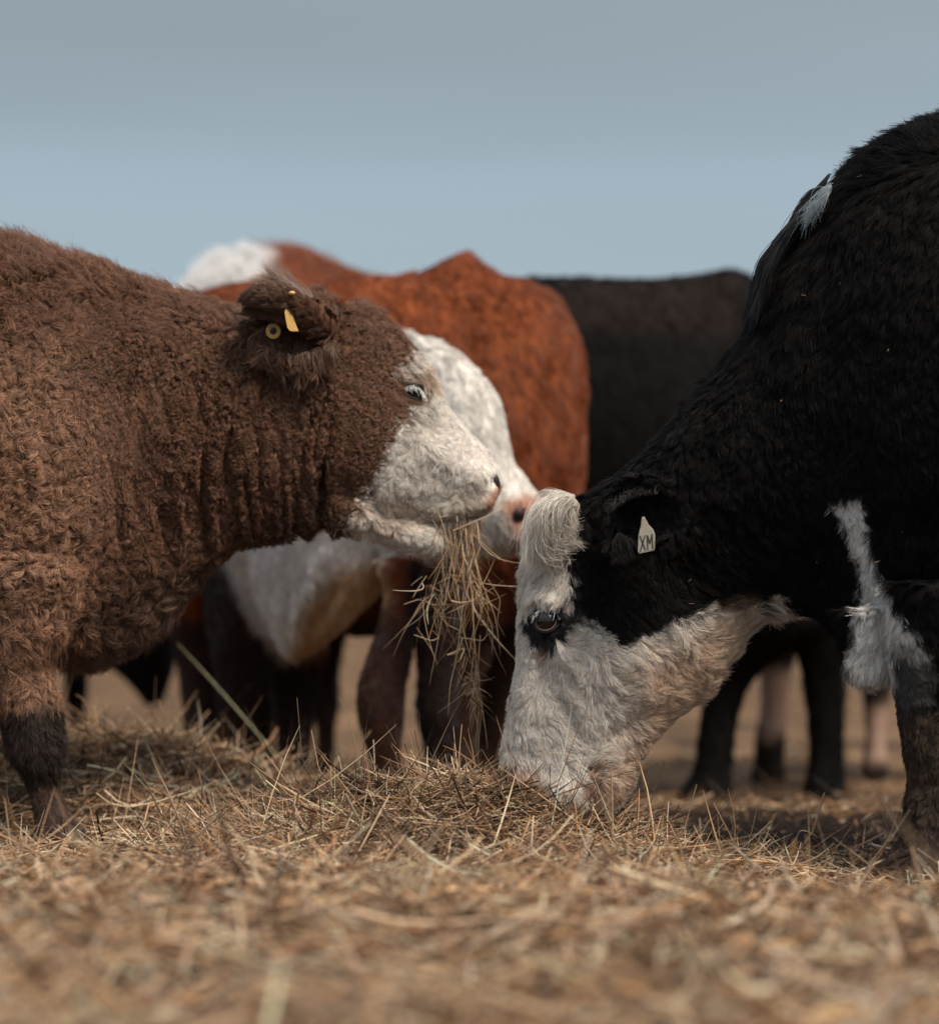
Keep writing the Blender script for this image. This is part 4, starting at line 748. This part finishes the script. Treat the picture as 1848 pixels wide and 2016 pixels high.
# pale inner rim below the eyeball
rim = []
for i in range(24):
    q = math.pi+math.pi*i/23; rim.append(ec+ex_*math.cos(q)*.0205+eu*math.sin(q)*.0185+ez*(.0145+.0030*abs(math.sin(q))))
V, F = tube_loop(rim, [.0016*math.sin(math.pi*(i+.7)/24.4)+.0003 for i in range(24)], closed=False); mesh_obj('eyelid', V, F, M_LIDP, B.root, B.base)
decal_ball(B, 'nostril', 1012, 1553, .012, (1.4, .8, .5), M_NOSTRIL, xd=(1, 0, -.4))
V, F = hoof(1785, 1772, 5.55, .06, .055); mesh_obj('hoof', V, F, M_HOOF, B.root, B.base)
y0 = BY-.13
lock('forelock', [[(1128, 985, BY-.09), (1104, 986, BY-.12), (1066, 990, BY-.13), (1044, 1030, BY-.12), (1040, 1090, BY-.11), (1044, 1120, BY-.11)], [(1130, 990, BY-.1), (1104, 994, BY-.13), (1062, 1014, BY-.15), (1044, 1060, BY-.14), (1040, 1120, BY-.13)], [(1132, 992, BY-.11), (1104, 994, BY-.15), (1068, 1016, BY-.16), (1060, 1070, BY-.16), (1070, 1100, BY-.15), (1092, 1095, BY-.14)], [(1134, 994, BY-.12), (1112, 984, BY-.15), (1090, 1020, BY-.165), (1092, 1060, BY-.16), (1112, 1060, BY-.15)], [(1136, 996, BY-.12), (1126, 992, BY-.15), (1112, 1020, BY-.16), (1120, 1048, BY-.155), (1106, 1074, BY-.15)]], 4200, .00045, (.62, .56, .49), M_FUR, B.root, B.base, m=18, wob=.0095, thick=.035, seed=3, endv=.8, tv=.32, curl=.007, turns=1.6)
lock('forelock', [[(1128, 978, BY), (1096, 986, BY-.02), (1064, 990, BY), (1038, 1030, BY), (1030, 1100, BY)], [(1128, 980, BY+.06), (1100, 990, BY+.05), (1064, 996, BY+.06), (1038, 1040, BY+.05), (1032, 1100, BY+.05)]], 1500, .00045, (.64, .58, .52), M_FUR, B.root, B.base, m=16, wob=.009, thick=.05, seed=13, endv=.8, curl=.007, turns=1.6)
lock('mane', [[(1630, 345, 5.75), (1600, 385, 5.74), (1568, 430, 5.74), (1540, 480, 5.74)], [(1600, 395, 5.72), (1575, 430, 5.7), (1545, 470, 5.7), (1500, 560, 5.7)], [(1560, 440, 5.72), (1510, 505, 5.7), (1484, 570, 5.7), (1478, 620, 5.7)], [(1540, 470, 5.72), (1500, 540, 5.69), (1488, 600, 5.7), (1466, 650, 5.7)]], 2600, .0005, (.016, .017, .018), M_BLACKFUR, B.root, B.base, wob=.006, thick=.05, seed=6)
lock('mane', [[(1634, 366, 5.68), (1610, 392, 5.66), (1572, 440, 5.67)], [(1622, 384, 5.65), (1600, 415, 5.64), (1590, 452, 5.65)], [(1604, 400, 5.66), (1578, 432, 5.66), (1560, 462, 5.67)]], 230, .00045, (.26, .31, .34), M_FUR, B.root, B.base, wob=.009, thick=.05, seed=16, endv=.8)
lock('ear_rim_light_hair', [[(a, b+7, y_), (a+1, b-2, y_-.004), (a+5, b-9, y_)] for a, b, y_ in ((1196, 1006, 5.67), (1214, 990, 5.65), (1234, 976, 5.635), (1262, 966, 5.62), (1292, 966, 5.605))], 300, .00035, (.045, .041, .04), M_BLACKFUR, B.root, B.base, m=6, wob=.007, thick=.02, seed=71, endv=.7, tv=.6)  # grey hairs along the ear edge, rim light painted as hair colour
lock('ear_fringe', [[(1215, 1050, 5.66), (1235, 1080, 5.63), (1240, 1130, 5.64)], [(1235, 1060, 5.64), (1256, 1100, 5.62), (1250, 1150, 5.63)]], 260, .0004, (.02, .017, .016), M_BLACKFUR, B.root, B.base, wob=.010, thick=.03, seed=18, endv=.7)
# white tag with the letters XM
yT = min(ear_Y(B, 1270, 1050), ear_Y(B, 1262, 1080), ear_Y(B, 1282, 1080))-.02
ot = [(1263, 1018), (1268, 1017), (1272, 1025), (1277, 1034), (1285, 1042), (1289, 1052), (1289, 1080), (1286, 1084), (1258, 1090), (1255, 1086), (1256, 1056), (1258, 1046), (1261, 1036), (1262, 1026)]
tg_ = plate(ot, yT, .003, M_WTAG, 'ear_tag', B)
tg_['label'] = 'white tag reading XM'
def stroke(segs, Y, w, name, par):
    V = []; F = []
    for (a, b_) in segs:
        p, q = P(*a, Y), P(*b_, Y); d = unit(q-p); s = np.array([d[2], 0, -d[0]])*w; o = len(V)
        for dy in (0, .0007):
            V += [p-s+[0, -dy, 0], p+s+[0, -dy, 0], q+s+[0, -dy, 0], q-s+[0, -dy, 0]]
        F += [(o, o+1, o+2, o+3), (o+4, o+7, o+6, o+5)]+[(o+i, o+4+i, o+4+(i+1) % 4, o+(i+1) % 4) for i in range(4)]
    return mesh_obj(name, V, F, M_INK, par, B.base, smooth=False)
stroke([((1259, 1055), (1270, 1083)), ((1269, 1054), (1260, 1085))], yT-.0017, .0011, 'lettering', tg_)
stroke([((1273.5, 1053), (1274.5, 1082)), ((1283, 1051), (1284, 1080))], yT-.0017, .0011, 'lettering', tg_)
stroke([((1274, 1054), (1279, 1070)), ((1283, 1052), (1279, 1070))], yT-.0021, .0010, 'lettering', tg_)
bpy.context.view_layer.update()
gb = np.random.default_rng(91); pts_ = []
for _ in range(16):
    u_, v_ = (gb.uniform(1180, 1840), gb.uniform(330, 1200)) if gb.random() < .8 else (gb.uniform(1100, 1180), gb.uniform(940, 990))
    h_ = B.bvh.ray_cast(Vector((0, 0, CH)), (Vector(P(u_, v_, 6))-Vector((0, 0, CH))).normalized())
    if h_[0] is None: continue
    c_ = np.array(h_[0])+np.array(h_[1])*.016; d_ = unit(gb.normal(0, 1, 3))*gb.uniform(.002, .007); pts_.append(np.stack([c_-d_, c_+gb.normal(0, .001, 3), c_+d_]))
V, Q, c = straw_geo(np.array(pts_), gb.uniform(.0005, .0011, len(pts_)), np.clip(straw_cols(len(pts_), gb)*1.2, 0, .9)); o = fast_mesh('chaff_specks', V, Q, c, M_HAY); o['kind'] = 'stuff'; tag(o, 'tiny bits of chaff caught in the coat of the black cow', 'chaff')

# ------------------------------------------------------------------ cows behind
RED = (.235, .062, .020); DRED = (.085, .030, .014)
def short_fur(bs, n, seed, flow=(0, 1), ln=.02, mat=None, rad=.0009, cvar=.07, ck=.4):
    bs.fur(n, [(0, 600, *flow, ln, .35, .003, .5, .6), (1800, 600, *flow, ln, .35, .003, .5, .6), (900, 1400, 0, 1, ln*.8, .3, .002, .4, .5), (900, 300, *flow, ln, .5, .003, .5, .6)], mat or M_FUR, clump_r=.02, rad=rad, seed=seed, m=5, far=.15, cvar=cvar, ck=ck, liftk=.6, lenk=1.3, jitter=.14, wave=.5, svar=.2, root=.75)
# white faced cow
C = Beast('hereford_cow', 'red cow with white face, pink nose and white belly, standing behind the brown cow head', 'cow', (-.3, 7.5, -.04), [
    loft([(262, 700, 280, 900, .06, 8.05), (300, 630, 310, 1080, .2, 8.0), (390, 592, 400, 1140, .27, 7.9), (490, 580, 520, 1230, .28, 7.75, .05), (560, 580, 575, 1298, .28, 7.62, .05), (650, 588, 660, 1250, .26, 7.5, .05), (730, 610, 745, 1170, .22, 7.4, .05), (775, 640, 790, 1115, .17, 7.28), (800, 652, 826, 1100, .14, 7.2), (838, 665, 840, 1098, .135, 7.12), (885, 688, 862, 1100, .13, 7.06, .1), (935, 728, 890, 1102, .125, 7.02, .12), (975, 782, 918, 1100, .118, 7.0, .1), (992, 845, 945, 1098, .105, 6.98), (1006, 905, 968, 1096, .092, 6.97), (1034, 945, 995, 1094, .082, 6.96), (1056, 975, 1022, 1090, .074, 6.95), (1070, 1005, 1045, 1082, .058, 6.95), (1074, 1035, 1062, 1066, .02, 6.95)], n=200, ring=72),
    leg([(742, 838, 1100), (756, 828, 1180), (736, 816, 1260), (708, 800, 1340), (704, 795, 1400), (718, 790, 1460), (738, 788, 1520), (744, 800, 1560), (740, 806, 1590)], 7.2),
    leg([(800, 930, 1080), (812, 915, 1200), (822, 905, 1340), (820, 905, 1400), (834, 893, 1470), (840, 890, 1530), (832, 896, 1570)], 7.45),
    leg([(400, 590, 1080), (402, 575, 1180), (412, 548, 1260), (424, 522, 1330), (430, 508, 1400), (436, 498, 1460), (438, 492, 1520), (430, 496, 1556)], 7.75),
    leg([(500, 650, 1200), (520, 644, 1290), (538, 622, 1370), (546, 614, 1440), (546, 610, 1490), (538, 616, 1535)], 8.0),
], .011)
C.bumps([(450, 1150, 14, 120, -12, .014), (490, 1160, 12, 110, -12, -.014), (525, 1180, 13, 100, -8, .014), (565, 1190, 11, 90, 0, -.012), (610, 1160, 16, 80, 20, .016), (650, 1180, 12, 70, 30, -.012), (700, 1130, 40, 40, 30, .02), (900, 850, 50, 40, 30, .012), (1025, 1020, 16, 20, 0, -.02), (1000, 1000, 40, 40, 0, .012)])
CW = (.78, .73, .67)
C.finish(painter(RED, [
    ([(795, 630), (1100, 640), (1120, 1120), (920, 1106), (820, 1088), (700, 1092), (560, 1140), (640, 1050), (780, 1040)], CW, 16),
    ([(400, 1040), (700, 1040), (760, 1100), (690, 1130), (620, 1200), (560, 1320), (520, 1290), (440, 1160)], (.74, .70, .68), 18),
    ([(615, 1190), (680, 1120), (740, 1105), (752, 1180), (700, 1240), (560, 1310), (590, 1260)], (.84, .60, .38), 42),
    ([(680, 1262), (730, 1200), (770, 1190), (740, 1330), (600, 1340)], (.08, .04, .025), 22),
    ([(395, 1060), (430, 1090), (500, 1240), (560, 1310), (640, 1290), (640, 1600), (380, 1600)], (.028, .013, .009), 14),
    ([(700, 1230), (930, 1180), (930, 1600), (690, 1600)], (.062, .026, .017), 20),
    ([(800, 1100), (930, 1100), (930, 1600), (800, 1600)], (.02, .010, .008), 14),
    ([(995, 985), (1080, 960), (1090, 1070), (1010, 1085), (1005, 1040)], (.58, .29, .20), 12, .95),
    ([(600, 560), (700, 700), (800, 640), (790, 1040), (700, 1060)], (.70, .64, .58), 20, .5)], wob=24))
short_fur(C, 90000, 11, (.2, 1), .02, cvar=.07)
decal_ball(C, 'nostril', 1020, 1012, .020, (.9, .9, .6), M_NOSTRIL, lift=.003)
lock('ear_fringe', [[(700, 1180, 7.2), (690, 1200, 7.18), (640, 1260, 7.2)], [(720, 1130, 7.2), (650, 1150, 7.18), (610, 1230, 7.2)]], 300, .0009, (.6, .38, .2), M_FUR, C.root, C.base, wob=.01) if False else None
# red rump
D = Beast('red_cow', 'rusty red cow with bony rump showing behind the white faced cow', 'cow', (-.1, 8.2, -.085), [
    loft([(60, 760, 60, 950, .1), (200, 650, 210, 1150, .26), (420, 570, 430, 1230, .33), (600, 560, 600, 1240, .34), (720, 552, 720, 1250, .34), (790, 548, 790, 1250, .34), (850, 528, 850, 1250, .33), (892, 512, 890, 1245, .31), (922, 502, 922, 1240, .28), (950, 520, 952, 1235, .31), (985, 548, 985, 1230, .33), (1050, 562, 1050, 1220, .31), (1102, 600, 1100, 1200, .26), (1136, 665, 1130, 1120, .2), (1150, 750, 1145, 1000, .12), (1152, 830, 1151, 900, .03)], n=160, ring=72, Y=7.95),
    leg([(880, 1148, 950), (862, 1130, 1060), (850, 1060, 1160), (852, 980, 1260), (868, 950, 1340), (880, 948, 1400), (878, 936, 1470), (870, 940, 1530)], 7.85),
    leg([(930, 1140, 950), (925, 1120, 1100), (915, 1070, 1220), (925, 1045, 1320), (938, 1040, 1400), (936, 1034, 1470), (926, 1038, 1530)], 8.15),
    plain_leg(395, 1150, 7.9), plain_leg(500, 1150, 8.2),
], .014)
D.bumps([(930, 560, 120, 14, 8, -.02), (840, 572, 160, 14, 8, .02), (1060, 650, 50, 90, -20, .03), (1105, 820, 14, 150, 0, .03), (1070, 800, 16, 150, 8, -.02), (980, 800, 120, 140, 0, .02), (915, 498, 14, 10, 0, .02), (760, 800, 30, 200, 10, .012)])
D.bumps([(1010, 900, 30, 160, 12, .018), (960, 1000, 26, 120, 14, -.014), (860, 720, 90, 40, 20, .016), (700, 760, 14, 120, 8, .01), (740, 770, 12, 120, 8, -.01), (780, 790, 12, 130, 8, .01)])
D.displace(lambda V, u, v: (fbm(V, 7, 3)-.5)*.022+(fbm(np.stack([V[:, 0]*3, V[:, 1], V[:, 2]], 1), 9, 8)-.5)*.02)
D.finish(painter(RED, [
    ([(700, 1120), (1180, 1080), (1180, 1240), (700, 1240)], (.12, .035, .015), 40),  # shade on thigh and underside put into the coat colour
    ([(200, 1215), (1180, 1210), (1180, 1600), (200, 1600)], (.04, .018, .012), 20),  # legs painted darker for the shade they stand in
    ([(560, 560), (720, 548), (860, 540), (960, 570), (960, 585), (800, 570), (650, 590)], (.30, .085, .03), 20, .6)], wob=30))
short_fur(D, 60000, 12, (.5, 1), .02)
# pale polled one further back
I_ = Beast('red_cow', 'red cow with fuzzy white crest, its back showing above the brown cow ear', 'cow', (-.6, 9.0, -.085), [
    loft([(330, 700, 330, 860, .08), (352, 600, 365, 900, .13), (385, 540, 410, 960, .16), (430, 508, 450, 1020, .2), (485, 497, 500, 1080, .25), (545, 494, 560, 1130, .28), (600, 500, 605, 1170, .3), (660, 525, 660, 1190, .3), (760, 560, 760, 1200, .3), (950, 600, 950, 1190, .3), (1050, 640, 1050, 1150, .24), (1090, 760, 1090, 1000, .1)], n=120, ring=60, Y=9.0),
    plain_leg(520, 1120, 8.85), plain_leg(640, 1120, 9.1), plain_leg(980, 1080, 8.9, 1, True), plain_leg(1060, 1080, 9.15, 1, True)], .016)
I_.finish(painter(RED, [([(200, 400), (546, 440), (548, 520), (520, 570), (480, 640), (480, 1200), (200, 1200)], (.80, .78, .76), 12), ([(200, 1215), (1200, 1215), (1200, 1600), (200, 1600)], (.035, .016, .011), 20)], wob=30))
short_fur(I_, 26000, 13, (-.3, -1), .06)
# black one behind on the right
F_ = Beast('black_cow', 'plain black cow standing behind the neck of the grazing black cow', 'cow', (.6, 8.75, -.1), [
    loft([(860, 700, 860, 900, .1), (920, 600, 930, 1050, .24), (990, 556, 1000, 1150, .3), (1100, 550, 1110, 1210, .35), (1300, 552, 1300, 1250, .37), (1390, 540, 1390, 1250, .34), (1440, 534, 1440, 1240, .31), (1490, 556, 1500, 1225, .33), (1600, 580, 1600, 1215, .33), (1750, 600, 1750, 1235, .32), (1880, 640, 1880, 1180, .26), (1950, 760, 1950, 1050, .1)], n=130, ring=64, Y=8.75),
    leg([(1330, 1600, 1120), (1365, 1640, 1230), (1385, 1540, 1290), (1385, 1482, 1340), (1378, 1455, 1400), (1370, 1446, 1460), (1362, 1440, 1520), (1335, 1440, 1560), (1318, 1442, 1582)], 8.45),
    leg([(1380, 1560, 1150), (1400, 1530, 1260), (1402, 1475, 1340), (1394, 1450, 1420), (1380, 1440, 1500), (1366, 1440, 1565)], 8.98),
    leg([(1540, 1720, 1150), (1560, 1690, 1250), (1578, 1665, 1340), (1588, 1655, 1420), (1590, 1650, 1490), (1580, 1658, 1550), (1570, 1660, 1582)], 8.45),
    leg([(1600, 1800, 1120), (1610, 1720, 1230), (1606, 1672, 1330), (1604, 1662, 1420), (1602, 1660, 1500), (1596, 1668, 1565)], 8.98),
], .014)
F_.finish(painter((.0045, .0036, .0033), [([(1100, 520), (1460, 520), (1460, 660), (1100, 640)], (.022, .013, .010), 40, .7)]), name='body')
short_fur(F_, 26000, 14, (.3, 1), .025, M_BLACKFUR)
# another with pale shins behind it
G_ = Beast('brindled_cow', 'dark cow far back with pinkish white shins seen between the black legs', 'cow', (1.1, 10.0, -.085), [
    loft([(1380, 760, 1380, 900, .1), (1430, 680, 1440, 1080, .28), (1600, 640, 1600, 1230, .34), (1800, 640, 1800, 1240, .34), (2000, 640, 2000, 1220, .32), (2080, 760, 2080, 1000, .1)], n=80, ring=48, Y=9.6),
    leg([(1470, 1620, 1100), (1480, 1590, 1230), (1492, 1560, 1320), (1494, 1552, 1390), (1484, 1548, 1450), (1480, 1545, 1500), (1470, 1552, 1540)], 9.45),
    leg([(1650, 1850, 1150), (1672, 1800, 1260), (1690, 1762, 1330), (1698, 1748, 1400), (1700, 1744, 1460), (1688, 1750, 1540)], 9.45),
    leg([(1760, 1900, 1150), (1780, 1860, 1300), (1785, 1840, 1450)], 9.85), leg([(1560, 1680, 1150), (1580, 1650, 1300), (1590, 1640, 1450)], 9.85)], .018)
G_.finish(painter((.02, .014, .011), [([(1488, 1310), (1560, 1320), (1556, 1430), (1505, 1470), (1490, 1400)], (.40, .27, .21), 16), ([(1690, 1390), (1750, 1390), (1752, 1500), (1712, 1500)], (.40, .27, .21), 16), ([(1655, 1270), (1685, 1270), (1690, 1400), (1660, 1400)], (.30, .17, .11), 14)]))
# reddish legs behind the brown cow chest
E_ = Beast('red_cow', 'dark red cow hidden behind the brown cow chest, only its legs and pale belly showing', 'cow', (-1.2, 8.7, -.085), [
    loft([(-300, 760, -300, 900, .1), (-220, 660, -220, 1120, .3), (0, 620, 0, 1220, .34), (200, 620, 200, 1230, .34), (330, 640, 330, 1225, .3), (405, 700, 408, 1180, .2), (425, 820, 425, 1000, .08)], n=90, ring=52, Y=8.7),
    leg([(310, 440, 1100), (330, 432, 1200), (345, 428, 1290), (352, 420, 1360), (360, 415, 1420), (352, 420, 1500), (350, 425, 1550)], 8.6),
    leg([(340, 460, 1100), (366, 448, 1300), (372, 436, 1400), (366, 440, 1540)], 8.95), plain_leg(-150, 1100, 8.6, 1, True, 1), plain_leg(-80, 1100, 8.9, 1, True, 1)], .016)
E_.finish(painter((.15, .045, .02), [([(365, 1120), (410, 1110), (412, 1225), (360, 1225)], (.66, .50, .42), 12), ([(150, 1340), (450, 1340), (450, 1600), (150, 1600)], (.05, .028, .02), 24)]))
H_ = Beast('black_cow', 'black cow far behind the brown cow chest with its head lowered to the ground', 'cow', (-1.5, 9.6, -.085), [
    loft([(-420, 760, -420, 900, .1), (-350, 680, -350, 1120, .3), (-100, 660, -100, 1200, .33), (80, 700, 60, 1220, .26), (170, 820, 120, 1240, .18), (240, 980, 170, 1270, .14), (300, 1120, 210, 1310, .12), (348, 1200, 246, 1340, .11), (350, 1290, 275, 1372, .09), (322, 1385, 285, 1392, .06)], n=100, ring=48, Y=9.6),
    plain_leg(60, 1120, 9.5), plain_leg(150, 1120, 9.8), plain_leg(-330, 1100, 9.5, 1, True)], .018)
H_.finish(painter((.012, .010, .009), []))
